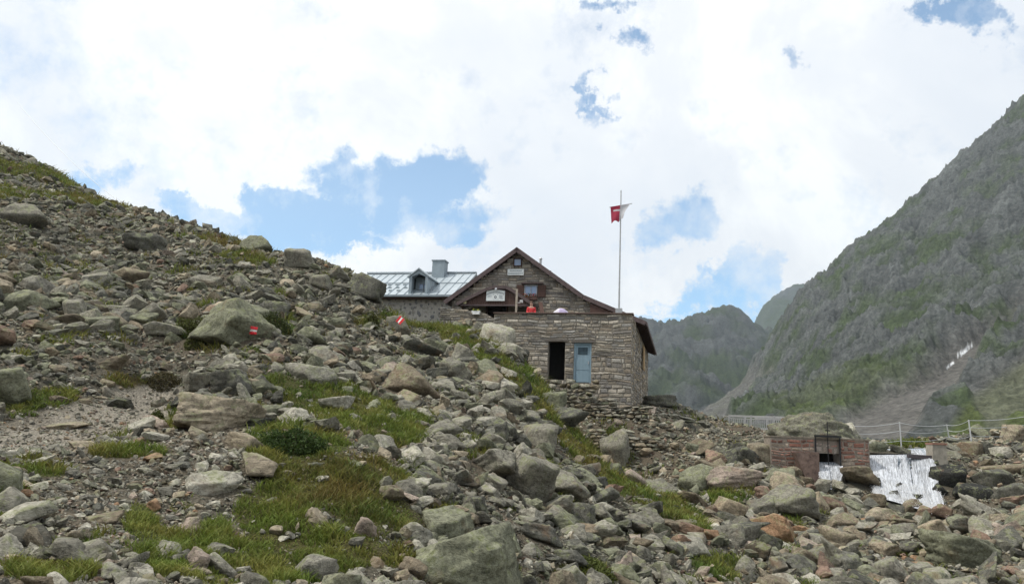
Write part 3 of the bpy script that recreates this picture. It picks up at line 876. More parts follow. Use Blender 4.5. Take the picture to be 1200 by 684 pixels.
# ------------------------------------------------------------------ masonry
def masonry(name, a0, a1, b0, b1, intervals, tomap, hm, wm, pal, mat, parent, gap=.015, prot=.03, jit=.012, seed=1, **k):
    """courses of irregular stones on a wall face; tomap(a, b, out) -> local xyz"""
    g = np.random.default_rng(seed); V = []; Q = []; C = []
    wob = lambda x, y: y + .035 * math.sin(x * 2.1 + seed + y * 1.3) + .02 * math.sin(x * 5.3 + y * 4)
    b = b0; row = 0
    while b < b1:
        h = hm * g.choice([.6, .8, 1.0, 1.25, 1.7]); h = min(h, b1 - b)
        if h < hm * .3: break
        bm_ = b + h / 2
        for (s0, s1) in intervals(bm_):
            a = s0
            while a < s1 - .03:
                w = wm * g.choice([.35, .6, .8, 1.0, 1.4, 2.0]) * g.uniform(.85, 1.2)
                if s1 - (a + w) < wm * .4: w = s1 - a
                p = prot * g.uniform(.35, 1.4); bz = g.uniform(-.25, .25) * gap
                e = gap / 2
                o = len(V); jj = lambda: g.uniform(-jit, jit)
                outer = [(a + e, b + e + bz), (a + w - e, b + e + bz), (a + w - e, b + h - e + bz), (a + e, b + h - e + bz)]
                tl = g.uniform(-1, 1) * gap * .8; outer = [(x, y + tl * (1 if q_ in (1, 2) else -1)) for q_, (x, y) in enumerate(outer)]
                k_ = min(h, w) * .20
                inner = [(outer[0][0] + k_ + jj(), outer[0][1] + k_ + jj()), (outer[1][0] - k_ + jj(), outer[1][1] + k_ + jj()),
                         (outer[2][0] - k_ + jj(), outer[2][1] - k_ + jj()), (outer[3][0] + k_ + jj(), outer[3][1] - k_ + jj())]
                outer = [(x + jj() * .6, y + jj() * .6) for x, y in outer]
                V += [tomap(x, wob(x, y), -.02) for x, y in outer] + [tomap(x, wob(x, y), p * g.uniform(.7, 1.1)) for x, y in inner]
                Q += [(o + 4, o + 5, o + 6, o + 7)] + [(o + i, o + (i + 1) % 4, o + 4 + (i + 1) % 4, o + 4 + i) for i in range(4)]
                c = np.array(pal[g.integers(len(pal))]) * (1 + g.normal() * .14)
                C += [c] * 8
                a += w
        b += h; row += 1
    return mesh_np(name, np.array(V), np.array(Q), mat, parent, col=np.clip(np.array(C), .02, .9), **k)

def sub_iv(s0, s1, holes):
    out = [(s0, s1)]
    for (h0, h1) in holes:
        nw = []
        for (a, b) in out:
            if h1 <= a or h0 >= b: nw.append((a, b)); continue
            if h0 > a: nw.append((a, h0))
            if h1 < b: nw.append((h1, b))
        out = nw
    return out

M_STONE = tintmat('wall stone')
M_MORT = plain('mortar', (.21, .19, .16), .95, .3, 14)
M_MORTP = plain('pale mortar', (.40, .385, .35), .95, .2, 10)
M_WOOD = plain('dark brown boards', (.085, .048, .038), .75, .3, 6, stretch=(14, 2, .6))
M_VERGE = plain('weathered verge board', (.11, .082, .082), .8, .25, 5)
M_ROOF = plain('brown roofing', (.10, .075, .07), .7, .25, 3)
M_ZINC = plain('standing seam zinc', (.44, .495, .53), .38, .12, 2.5, metal=.25, spec=.5, bump=.05)
M_ZINCD = plain('aged zinc cladding', (.26, .31, .345), .45, .15, 3, metal=.2, spec=.4, bump=.05)
M_BLUED = plain('blue grey painted door', (.22, .31, .37), .55, .1, 6, stretch=(1, 1, .2))
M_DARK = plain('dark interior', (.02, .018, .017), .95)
M_WHITE = plain('white sign board', (.72, .76, .76), .5, .05, 4)
M_INK = plain('sign ink', (.05, .07, .09), .6)
M_METAL = plain('galvanised steel', (.42, .43, .44), .45, .12, 6, metal=.6)
M_BLACK = plain('black steel', (.02, .02, .022), .5, .2)
M_WGREY = plain('weathered grey timber', (.38, .38, .38), .85, .25, 7, stretch=(8, 8, 1))
def glass_mat():
    t = NT('window glass'); return t.fin((.26, .36, .54), None, .25, .8)
M_GLASS = glass_mat()
STP = [(.24, .215, .175), (.29, .262, .21), (.19, .175, .15), (.31, .28, .22), (.26, .22, .165), (.23, .22, .195), (.40, .36, .29), (.27, .235, .18), (.16, .15, .135), (.28, .265, .225)]

STP = [(a * 1.03, b * 1.03, c * 1.08) for a, b, c in STP]
ZB = 6.5                                   # local z of the annex parapet above the hut's base
hutbase = HA - np.array([0, 0, ZB])
hut = empty('mountain_hut', hutbase, -TH, label='grey stone mountain hut with a gabled main house, flat-topped annex and metal-roofed wing', cat='hut')
def L(s, w, z): return (s, w, z + ZB)
class HMB(MB):
    def build(s, name, mat, parent=hut, **k):
        s.v = [(x, y, z + (ZB if parent == hut or k.get('lift', 0) else ZB)) for x, y, z in s.v]; k.pop('lift', None)
        return MB.build(s, name, mat, parent, **k)
# -- annex
D1 = (-4.24, -3.38, -3.42, -1.47)   # open doorway s0,s1,z0,z1
D2 = (-2.92, -2.03, -3.55, -1.52)   # blue door
aw = HMB()
aw.box(-7.16, D1[0], .05, .5, -6.4, -.05); aw.box(D1[1], D2[0], .05, .5, -6.4, -.05); aw.box(D2[1], 0 - .05, .05, .5, -6.4, -.05)
aw.box(D1[0], D1[1], .05, .5, D1[3], -.05); aw.box(D1[0], D1[1], .05, .5, -6.4, D1[2]); aw.box(D2[0], D2[1], .05, .5, D2[3], -.05); aw.box(D2[0], D2[1], .05, .5, -6.4, D2[2])
aw.box(-.5, -.05, .5, 3.99, -6.4, -.05); aw.box(-7.16, -6.7, .5, 3.99, -6.4, -.05)
AW = aw.build('annex_wall', M_MORT)
def iv_annex(b):
    return sub_iv(-7.18, -.02, [h[:2] for h in (D1, D2) if h[2] < b < h[3]])
def zb(f): return lambda a, b, o: (lambda t: (t[0], t[1], t[2] + ZB))(f(a, b, o))
masonry('stonework', -7.2, 0, -6.0, -.05, iv_annex, zb(lambda a, b, o: (a, .05 - o, b)), .145, .36, STP, M_STONE, AW, seed=2)
masonry('stonework', 0, 18, -6.0, -.05, lambda b: [(.06, 18)] if b < -.9 else [(.06, 18)], zb(lambda a, b, o: (-.05 + o, a, b)), .15, .42, STP + [(.30, .25, .17), (.28, .23, .16)], M_STONE, AW, seed=3)
HMB().box(-7.2, .06, -.05, .52, -.05, .02).build('parapet_coping', plain('coping', (.12, .085, .07)), bevel=.01)
HMB().box(-6.7, -.5, .5, 3.99, -1.15, -1.0).build('terrace_floor', M_MORT)
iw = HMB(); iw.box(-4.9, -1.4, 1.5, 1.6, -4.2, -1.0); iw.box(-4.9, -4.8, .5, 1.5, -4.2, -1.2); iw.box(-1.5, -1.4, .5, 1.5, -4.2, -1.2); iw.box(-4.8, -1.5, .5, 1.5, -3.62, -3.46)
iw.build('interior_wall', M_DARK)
# lintels, doors
lin = HMB(); lin.box(D1[0] - .2, D1[1] + .16, -.02, .3, D1[3] + .003, D1[3] + .12); lin.build('lintel', plain('lintel stone', (.13, .115, .10)))
lin = HMB(); lin.box(D2[0] - .14, D2[1] + .2, -.02, .3, D2[3] + .003, D2[3] + .11); lin.build('lintel', plain('lintel stone', (.13, .115, .10)))
fr = HMB(); fr.box(D2[0] + .003, D2[0] + .08, .08, .2, D2[2], D2[3] - .003); fr.box(D2[1] - .08, D2[1] - .003, .08, .2, D2[2], D2[3] - .003); fr.box(D2[0] + .08, D2[1] - .08, .08, .2, D2[3] - .09, D2[3] - .003)
dr = HMB()
dr.box(D2[0] + .08, D2[1] - .08, .13, .17, D2[2] + .03, D2[3] - .09)
DR = dr.build('door', M_BLUED, label='closed blue-grey door with a small square window')
dd = HMB(); dd.box(D2[0] + .1, D2[1] - .1, .115, .129, D2[2] + .05, D2[2] + .62); dd.box(D2[0] + .1, D2[1] - .1, .115, .129, D2[2] + .66, D2[2] + 1.2)
dd.build('panel', M_BLUED, DR)
dd = HMB(); dd.box(D2[0] + .2, D2[1] - .2, .115, .129, D2[3] - .58, D2[3] - .22); dd.build('pane', plain('dark pane', (.05, .08, .10), .2), DR)
dd = HMB(); dd.box(D2[1] - .17, D2[1] - .13, .08, .13, D2[2] + .95, D2[2] + 1.1); dd.build('handle', M_METAL, DR)
fr.build('door_frame', M_BLUED)
# -- main house gable wall
GW = 4.0
RL = [(-11.15, 1.27), (-6.90, 4.43), (-2.95, 1.62), (.52, .15)]      # roof line (top of verge)
def roofz(s, off=0):
    for (a, za), (b, zb_) in zip(RL[:-1], RL[1:]):
        if s <= b: return za + (zb_ - za) * (s - a) / (b - a) + off
    return RL[-1][1]
W1 = (-7.13, -6.65, 3.40, 3.88); W2 = (-6.42, -5.68, 1.62, 2.27); DM = (-8.55, -7.45, -1.0, 1.06)
gw = HMB()
gp = [(-10.75, -6.4), (-.08, -6.4), (-.08, roofz(-.08) - .3), (-2.95, roofz(-2.95) - .28), (-6.9, 4.43 - .3), (-10.75, roofz(-10.75) - .28)]
gw.prism(gp, GW + .12, GW + .45)
GWO = gw.build('gable_wall', M_MORT)
def iv_g(b):
    # extent under the roof at height b
    s0, s1 = -10.76, -.06
    ss = np.linspace(-10.76, -.06, 400); m_ = np.array([roofz(s) - .17 > b for s in ss])
    if not m_.any(): return []
    s0, s1 = ss[m_][0], ss[m_][-1]
    hs = [h[:2] for h in (W1, W2, DM) if h[2] < b < h[3]]
    return sub_iv(s0, s1, hs)
masonry('stonework', -10.8, 0, -1.2, 4.4, iv_g, zb(lambda a, b, o: (a, GW + .12 - o, b)), .15, .36, STP, M_STONE, GWO, prot=.035, seed=4)
HMB().box(-10.75, -10.35, GW + .46, 18, -6.4, 1.25).box(-.5, -.06, GW + .46, 18, -6.4, .05).box(-10.75, -.06, 17.6, 18, -6.4, 1.2).build('side_wall', M_MORT)
def window(s0, s1, z0, z1, w, parent=hut, mull=1, trans=0, fm=None, depth=.10):
    t = .045; fm = fm or M_WOOD
    f = HMB(); f.box(s0, s0 + t, w - depth, w, z0, z1).box(s1 - t, s1, w - depth, w, z0, z1).box(s0 + t, s1 - t, w - depth, w, z0, z0 + t).box(s0 + t, s1 - t, w - depth, w, z1 - t, z1)
    if mull: f.box((s0 + s1) / 2 - .02, (s0 + s1) / 2 + .02, w - depth + .01, w, z0 + t, z1 - t)
    if trans: f.box(s0 + t, s1 - t, w - depth + .014, w - .004, (z0 + z1) / 2 - .02, (z0 + z1) / 2 + .02)
    o = f.build('window', fm, parent)
    g = HMB(); g.box(s0 + t, s1 - t, w - .03, w + .01, z0 + t, z1 - t); g.build('pane', M_GLASS, o)
    return o
window(*W1, GW + .10, mull=0)
MW = plain('pale window frame', (.30, .33, .36), .6)
window(*W2, GW + .10, fm=MW, mull=1, trans=0)
for s0, s1 in ((W2[0] - .46, W2[0] - .03), (W2[1] + .03, W2[1] + .50)):
    b_ = HMB(); b_.box(s0, s1, GW + .02, GW + .065, W2[2] - .04, W2[3] + .02)
    for k in range(5): b_.box(s0 + .02, s1 - .02, GW + .005, GW + .019, W2[2] + .02 + k * .125, W2[2] + .08 + k * .125)
    b_.build('shutter', M_WOOD)
HMB().box(W2[0] - .2, W2[1] + .35, GW - .12, GW + .1, W2[3] + .08, W2[3] + .13).build('window_hood', M_VERGE)
# door in the gable wall, a near-black panel painted in place of the unlit doorway
HMB().box(DM[0], DM[1], GW + .08, GW + .118, DM[2], DM[3]).build('doorway_shade_panel', M_DARK)
HMB().prism([(DM[0] - .08, DM[2]), (DM[0] - .08, DM[3] + .1), (DM[1] + .08, DM[3] + .1), (DM[1] + .08, DM[2]), (DM[1] + .003, DM[2]), (DM[1] + .003, DM[3] + .003), (DM[0] - .003, DM[3] + .003), (DM[0] - .003, DM[2])], GW - .02, GW + .118).build('door_frame', M_WOOD)
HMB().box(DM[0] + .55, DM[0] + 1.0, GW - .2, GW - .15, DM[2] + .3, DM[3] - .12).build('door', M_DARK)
# roof slabs of the main house
def slab(a, b, th, w0, w1):
    d = Vector((b[0] - a[0], 0, b[1] - a[1])).normalized(); nrm = Vector((-d.z, 0, d.x))
    if nrm.z < 0: nrm = -nrm
    lo = [(a[0] - nrm.x * th, a[1] - nrm.z * th), (b[0] - nrm.x * th, b[1] - nrm.z * th)]
    return [a, b, lo[1], lo[0]]
rf = HMB()
for a, b in zip(RL[:-1], RL[1:]): rf.prism(slab(a, b, .10, 0, 0), 3.75, 18.4)
RF = rf.build('roof', M_ROOF)
vb = HMB()
for a, b in zip(RL[:-1], RL[1:]):
    a2 = (a[0], a[1] + .03); b2 = (b[0], b[1] + .03)
    vb.prism(slab(a2, b2, .24, 0, 0), 3.69, 3.745)
vb.build('verge_board', M_VERGE, RF)
HMB().box(.50, .56, 3.7, 18.3, -.04, .14).build('fascia', M_VERGE, RF)
raf = HMB().prism(slab((-.6, roofz(-.6) - .12), (.49, roofz(.49) - .12), .12, 0, 0), 4.2, 4.32).build('rafter', M_WOOD, RF)
for k in range(1, 15):
    o_ = raf.copy(); COL.objects.link(o_); o_.location = (0, k * .98, 0)
v = HMB(); v.bar((-5.75, 5.2, 3.4), (-5.75, 5.2, 4.05), .07); v.bar((-5.75, 5.2, 4.08), (-5.75, 5.2, 4.16), .12, .06)
v.build('vent_pipe', M_METAL)
v = HMB(); v.bar((-5.2, 5.5, 3.0), (-5.2, 5.5, 3.45), .06); v.build('vent_pipe', M_METAL)
HMB().box(.055, .11, 9.2, 10.6, -1.9, -.45).build('shutter', plain('tan panel', (.36, .25, .13)), label='tan wooden panel on the side wall under the eave')
# the purple brown boarded cheek above the annex at the right
HMB().prism([(-2.6, .05), (-.1, .05), (-.1, roofz(-.1) - .26), (-2.6, roofz(-2.6) - .26)], 3.80, 3.83).build('boarded_gable_end', M_WOOD)
# -- porch canopy
PL = [(-10.0, .93), (-8.30, 1.78), (-7.9, 1.90), (-7.15, 1.90), (-6.75, 1.72), (-5.55, .93)]
pr = HMB()
for a, b in zip(PL[:-1], PL[1:]): pr.prism(slab(a, b, .09, 0, 0), 2.45, 3.98)
PR = pr.build('porch_roof', M_ROOF)
vb = HMB()
for a, b in zip(PL[:-1], PL[1:]): vb.prism(slab((a[0], a[1] + .02), (b[0], b[1] + .02), .17, 0, 0), 2.40, 2.445)
vb.build('verge_board', M_VERGE, PR)
bd = HMB(); x = -9.62
def porchz(s):
    for (a, za), (b, z2) in zip(PL[:-1], PL[1:]):
        if s <= b: return za + (z2 - za) * (s - a) / (b - a)
    return .9
while x < -5.95:
    bd.prism([(x, .88), (x + .125, .88), (x + .125, porchz(x + .125) - .1), (x, porchz(x) - .1)], 2.56, 2.585 + .01 * (int(x * 50) % 2)); x += .14
bd.build('boarding', M_WOOD, PR)
HMB().box(-9.75, -5.85, 2.5, 2.62, .80, .88).build('tie_beam', M_VERGE, PR)
for s0 in (-9.7, -5.95):
    st = HMB(); st.beam((s0, 3.95, .15), (s0, 2.6, .86), .1, .1); st.build('strut', M_WOOD, PR)
# low wall left of the annex, the steps wall by the entrance
def lowwall():
    t = HMB(); t.prism([(-10.4, -1.9), (-7.2, -1.9), (-7.2, -.25), (-7.9, .12), (-9.2, .32), (-10.4, .38)], .9, 1.3)
    o = t.build('entrance_wall', M_MORT)
    def iv(b):
        top = lambda s: np.interp(s, [-10.4, -9.2, -7.9, -7.2], [.38, .32, .12, -.25])
        ss = np.linspace(-10.4, -7.2, 200); m_ = top(ss) > b
        return [(ss[m_][0], ss[m_][-1])] if m_.any() else []
    masonry('stonework', 0, 0, -1.9, .4, iv, zb(lambda a, b, oo: (a, .9 - oo, b)), .16, .32, STP, M_STONE, o, prot=.04, seed=9)
lowwall()
# -- wing with metal roof
WE, WR = 5.5, 9.5
ww = HMB(); ww.box(-18.2, -10.9, WE + .35, WR + 3.4, -3, 1.9)
WW = ww.build('wing_wall', M_MORTP)
def rubble(name, parent):
    """dark stones showing in a pale pointed wall"""
    g = np.random.default_rng(12); gr = []
    pos, rot, sz, col = [], [], [], []
    b = -.9; r_ = 0
    while b < 1.8:
        a = -17.9 + (r_ % 2) * .17
        while a < -11.0:
            pos.append((a + g.uniform(-.05, .05), WE + .35, b + g.uniform(-.09, .09) + ZB)); sz.append(g.uniform(.07, .19))
            col.append(np.array([(.22, .22, .215), (.26, .255, .24), (.31, .30, .27), (.18, .185, .19)][g.integers(4)])); a += g.uniform(.20, .52)
        b += .235; r_ += 1
    n = len(pos); R = eul(g.normal(size=n) * .06, g.uniform(0, 6.28, n), g.normal(size=n) * .06)
    gg = []
    for i in range(10):
        q = np.arange(n) % 10 == i; V, Fc = rock_shape(700 + i, 2, (1, .28, .78), planes=7, p=20, rough=.02)
        gg.append((V, Fc, True, np.array(pos)[q], R[q], np.array(sz)[q], np.array(col)[q]))
    V, Fc, C, sm = scatter_mesh(gg); mesh_np(name, V, Fc, M_STONE, parent, col=C, smooth=True)
rubble('stonework', WW)
E0, E1 = 1.97, 4.2
def zplane(w): return E0 + (E1 - E0) * (w - (WE - .15)) / (WR - (WE - .15))
wr = HMB()
def xz(poly_wz, x0, x1):
    m_ = MB(); n_ = len(poly_wz)
    m_.add([(x0, p[0], p[1]) for p in poly_wz] + [(x1, p[0], p[1]) for p in poly_wz], [tuple(range(n_)), tuple(range(2 * n_ - 1, n_ - 1, -1))] + [(i, i + n_, (i + 1) % n_ + n_, (i + 1) % n_) for i in range(n_)])
    return m_
m_ = xz([(WE - .15, E0), (WR, E1), (WR + 4.2, E0), (WR + 4.2, E0 - .1), (WR, E1 - .12), (WE - .15, E0 - .1)], -18.4, -10.78)
wr.add(m_.v, m_.f)
WRF = wr.build('wing_roof', M_ZINC)
se = HMB(); x = -18.35
while x < -10.8:
    se.beam((x, WE - .15, E0 + .015), (x, WR, E1 + .015), .03, .045); x += .52
se.build('standing_seam', M_ZINCD, WRF)
sgd = None
for r_ in range(3):
    x = -18.2 + .26 + (r_ % 2) * .26
    while x < -14.4:
        w_0 = WE + .5 + r_ * .55; z_0 = zplane(w_0); 
        if sgd is None: sgd = MB().box(-.11, .11, 0, .05, .01, .09).build('snow_guard', M_ZINCD, WRF); so_ = sgd
        else: so_ = sgd.copy(); COL.objects.link(so_)
        so_.location = (x, w_0, z_0 + ZB); x += .52
HMB().beam((-18.4, WE + 1.9, zplane(WE + 1.9) + .05), (-14.0, WE + 1.9, zplane(WE + 1.9) + .05), .04, .04).beam((-12.7, WE + 1.9, zplane(WE + 1.9) + .05), (-10.8, WE + 1.9, zplane(WE + 1.9) + .05), .04, .04).build('snow_rail', M_ZINCD, WRF)
HMB().box(-18.4, -10.8, WR - .14, WR + .14, E1 + .0, E1 + .09).build('ridge_cap', M_ZINC, WRF)
HMB().box(-18.4, -11.05, WE - .28, WE - .16, E0 - .13, E0 - .01).build('gutter', M_ZINCD)
HMB().box(-18.2, -10.95, WE - .15, WE + .34, E0 - .2, E0 - .12).build('soffit', M_WOOD)
dp = HMB(); dp.bar((-11.15, WE - .2, E0 - .1), (-11.2, WE + .1, E0 - .5), .05); dp.bar((-11.2, WE + .1, E0 - .5), (-11.2, WE + .1, E0 - .9), .05); dp.build('downpipe', M_ZINCD)
dp = HMB(); dp.bar((-10.95, 3.88, .9), (-11.05, 3.88, -.6), .05); dp.build('downpipe', plain('white pipe', (.6, .63, .66), .4))
# dormer
dm0, dm1, dz0, dz1, dzp = -13.98, -12.72, 2.0, 3.14, 3.68
DW = WE - .02; mid = (dm0 + dm1) / 2
dmr = HMB()
back = 9.3
dmr.prism([(dm0 + .02, dz0), (dm0 + .2, dz0), (dm0 + .2, dz1 - .02), (dm0 + .02, dz1)], DW, DW + .35).prism([(dm1 - .2, dz0), (dm1 - .02, dz0), (dm1 - .02, dz1), (dm1 - .2, dz1 - .02)], DW, DW + .35)
dmr.prism([(dm0 + .02, dz1 + .002), (dm0 + .2, dz1 - .018), (mid, dzp - .36), (dm1 - .2, dz1 - .018), (dm1 - .02, dz1 + .002), (mid, dzp - .02)], DW, DW + .35)
DMO = dmr.build('dormer', M_ZINCD)
ck = HMB()
for s0 in (dm0 + .03, dm1 - .09):
    n_ = 6
    wz = [(DW + .36, dz0 - .1), (DW + .36, dz1), (WE - .15 + (dz1 - E0) / (E1 - E0) * 4.15, dz1)]
    m_ = xz(wz, s0, s0 + .06); ck.add(m_.v, m_.f)
ck.build('cheek', M_ZINCD, DMO)
sm_ = HMB()
for k in range(5):
    w_0 = DW + .55 + k * .35; z_0 = zplane(w_0)
    if z_0 < dz1 - .1: sm_.box(dm1 - .03, dm1 - .005, w_0, w_0 + .03, z_0, dz1 - .02)
sm_.build('cheek_seam', M_ZINC, DMO)
rr_ = HMB()
for a, b in (((dm0 - .12, dz1 - .03), (mid, dzp)), ((mid, dzp), (dm1 + .12, dz1 - .03))): rr_.prism(slab(a, b, .06, 0, 0), DW - .08, 8.6)
rr_.build('dormer_roof', M_ZINC, DMO)
window(dm0 + .42, dm1 - .24, dz0 + .1, dz0 + .85, DW + .75, parent=DMO, mull=1, trans=1, fm=MW)
HMB().box(dm0 + .2, dm1 - .2, DW + .76, DW + .8, dz0, dz1 + .1).build('dormer_back', M_ZINCD, DMO)
ch = HMB(); ch.box(-13.55, -12.72, 8.55, 9.3, 3.0, 4.82); CH = ch.build('chimney', M_ZINCD, label='square chimney clad in blue-grey metal')
HMB().box(-13.60, -12.67, 8.50, 9.35, 4.823, 4.90).build('cap', M_ZINCD, CH)

# ------------------------------------------------------------------ signs and small things at the hut
def hut_thing(name, s, w, z, **k):
    return empty(name, hutp(s, w, z), -TH, **k)
def letters(txt, size, depth, place, mat, name, parent):
    vs, fs = [], []
    for i, ch_ in enumerate(txt):
        if ch_ == ' ': continue
        cu = bpy.data.curves.new('c', 'FONT'); cu.body = ch_; cu.size = size; cu.extrude = depth; cu.align_x = 'CENTER'; cu.resolution_u = 2
        ob = bpy.data.objects.new('c', cu); COL.objects.link(ob)
        me = ob.to_mesh(); T = place(i, len(txt)); o = len(vs)
        vs += [tuple(T @ v.co) for v in me.vertices]; fs += [tuple(x + o for x in p.vertices) for p in me.polygons]
        ob.to_mesh_clear(); bpy.data.objects.remove(ob); bpy.data.curves.remove(cu)
    me = bpy.data.meshes.new(name); me.from_pydata(vs, [], fs); me.materials.append(mat)
    o = bpy.data.objects.new(name, me); COL.objects.link(o); o.parent = parent; return o
sg = hut_thing('hut_sign', -7.74, 2.50, 1.08, label='white board with arched dark lettering and a round emblem over the hut entrance', cat='sign')
b_ = MB(); arc = [(-.53, 0), (.53, 0), (.53, .56)] + [(.53 - 1.06 * i / 8, .56 + .07 * math.sin(PI * i / 8)) for i in range(1, 8)] + [(-.53, .56)]
b_.prism(arc, -.02, .02).build('board', M_WHITE, sg)
FR = Matrix.Rotation(PI / 2, 4, 'X')
def arcplace(i, n):
    t = (i - (n - 1) / 2) / (n - 1) * 1.05; R = .92
    return Matrix.Translation((math.sin(t) * R * .98, -.024, -.42 + math.cos(t) * R * .99 - .03)) @ Matrix.Rotation(t, 4, 'Y') @ FR
letters('WINNEBACHSEEHÜTTE', .105, .003, arcplace, M_INK, 'lettering', sg)
em = MB(); em.bar((0, -.026, .22), (0, -.020, .22), .075, .075, 20).build('emblem', M_INK, sg)
em = MB(); em.bar((0, -.030, .22), (0, -.026, .22), .035, .035, 14).build('emblem_centre', M_WHITE, sg)
em = MB()
g = np.random.default_rng(3)
for z0, a, b in ((.29, .2, .42), (.25, .2, .46), (.19, .2, .40), (.15, .22, .46), (.27, -.42, -.2), (.21, -.45, -.22), (.07, -.14, .22), (.07, .3, .45)):
    x = a
    while x < b - .02:
        w = g.uniform(.02, .05); em.box(x, min(x + w, b), -.023, -.0205, z0, z0 + .02); x += w + .012
for x in (-.11, .11): em.box(x - .02, x + .02, -.023, -.0205, .34, .38)
em.build('small_print', plain('faded sign ink', (.20, .24, .28)), sg)
sg = hut_thing('gable_sign', -6.97, 4.0, 2.85, label='small white two-line board below the attic window of the gable', cat='sign')
MB().box(-.48, .48, -.03, .01, 0, .37).build('board', M_WHITE, sg, bevel=.006)
em = MB()
for z0, xs in ((.24, .34), (.08, .42)):
    x = -xs
    while x < xs:
        w = g.uniform(.03, .07); em.box(x, x + w, -.034, -.0305, z0, z0 + .055); x += w + .025
em.build('lettering', plain('faded sign ink', (.20, .24, .28)), sg)
sg = hut_thing('notice', -9.5, 2.50, .93, label='small pale yellow notice at the left end of the porch boarding', cat='sign')
MB().box(-.09, .09, -.012, .012, 0, .15).build('board', plain('yellow paper', (.70, .66, .38)), sg)
# lamp above the sign
lp = hut_thing('porch_lamp', -7.7, 2.36, 1.74, label='small round lamp under the peak of the porch', cat='lamp')
MB().bar((0, -.02, 0), (0, .05, 0), .07, .05, 12).build('lamp_glass', plain('lamp glass', (.5, .52, .55), .3), lp)
# flower box under the window with shutters
def flowers(o, x0, x1, y, z, n, cols, h=.16, sp=.07):
    g = np.random.default_rng(8)
    Q = np.stack([g.uniform(x0, x1, n), y + g.normal(size=n) * sp, z + g.uniform(0, h, n)], 1)
    s = .035; a = g.normal(size=(n, 3)); a /= np.linalg.norm(a, axis=1)[:, None]; c = np.cross(a, g.normal(size=(n, 3))); c /= np.linalg.norm(c, axis=1)[:, None]
    V = np.stack([Q - a * s, Q + c * s * .7, Q + a * s, Q - c * s * .7], 1).reshape(-1, 3)
    C = np.repeat(np.array([cols[i] for i in g.integers(0, len(cols), n)]), 4, 0)
    mesh_np('flowers', V, (np.arange(n) * 4)[:, None] + np.arange(4), M_GRASS, o, col=C)
fb = hut_thing('flower_box', -6.05, 3.86, 1.38, label='window box of red and orange flowers below the shuttered window', cat='flower box')
MB().box(-.42, .42, -.1, .1, 0, .17).build('trough', M_WOOD, fb)
flowers(fb, -.4, .4, -.02, .15, 260, [(.03, .06, .015)] * 4 + [(.5, .03, .02), (.55, .18, .03)], .22)
fb = hut_thing('flower_trough', -8.35, .75, .02, label='white trough with yellow flowers on the entrance wall', cat='flower box')
MB().prism([(-.17, 0), (.17, 0), (.24, .2), (-.24, .2)], -.1, .1).build('trough', plain('white plastic', (.75, .76, .76), .4), fb)
flowers(fb, -.2, .2, 0, .19, 120, [(.08, .13, .03)] * 3 + [(.6, .55, .1)], .10)
# post on the terrace
pt = hut_thing('terrace_post', -6.2, .95, -1.0, label='thin pale timber post standing on the terrace with a small floodlight', cat='post')
MB().box(-.05, .05, -.05, .05, 0, 2.45).build('post', plain('pale timber', (.38, .33, .27), .8), pt)
MB().box(.05, .35, -.03, .02, 1.68, 1.72).box(.2, .34, -.1, .06, 1.72, 1.84).build('floodlight', plain('pale lamp housing', (.6, .6, .6)), pt)
# flag pole and flag
fp = hut_thing('flagpole', -.80, 1.5, -1.0, label='tall thin metal flagpole at the right end of the terrace', cat='flagpole')
MB().bar((0, 0, 0), (0.02, 0, 7.97), .05, .03, 10).build('pole', M_METAL, fp)
MB().box(-.17, .17, -.15, .15, .95, 1.5).build('pole_base', M_METAL, fp, bevel=.01)
MB().bar((-.60, 0, 7.03), (.62, 0, 7.22), .018, .018, 6).build('crossbar', M_METAL, fp)
fl = hut_thing('flag', -.80, 1.42, 5.0, label='banner flag, red left half and white right half, hanging from the crossbar', cat='flag')
def flag():
    nx, nz = 26, 20; V = []; C = []
    for j in range(nz):
        t = j / (nz - 1)
        for i in range(nx):
            u = i / (nx - 1)
            x = -.53 + 1.05 * u
            x = x * (1 - .22 * t) + (.0) - .05 * t
            zt = 1.04 + .155 * u
            ln = .93 - .62 * max(0, (u - .62) / .38) ** 1.0 * 0 - (.10 * abs(math.sin(u * 7)))
            if u > .78: x -= .30 * t * (u - .78) / .22
            ln *= (1.0 if u < .45 else 1.0 - .25 * (u - .45)) + .0
            V.append((x, .07 * math.sin(u * 11 + t * 2) * t + .03 * math.sin(t * 6), zt - ln * t))
            red = u < .5 and not (.22 < t < .34 and u > .14)
            C.append((.42, .05, .09) if red else (.66, .66, .69))
    q = [(j * nx + i, j * nx + i + 1, (j + 1) * nx + i + 1, (j + 1) * nx + i) for j in range(nz - 1) for i in range(nx - 1)]
    t = NT('flag cloth'); c = t.attr('tint'); tr = t.n('ShaderNodeBsdfTranslucent'); t.l(c, tr.inputs[0]); t.fin(c, None, .8)
    mx = t.n('ShaderNodeMixShader'); mx.inputs[0].default_value = .4; t.l(t.b.outputs[0], mx.inputs[1]); t.l(tr.outputs[0], mx.inputs[2]); t.l(mx.outputs[0], t.out.inputs[0])
    return mesh_np('cloth', np.array(V), np.array(q), t.m, fl, col=np.array(C), smooth=True)
flag()
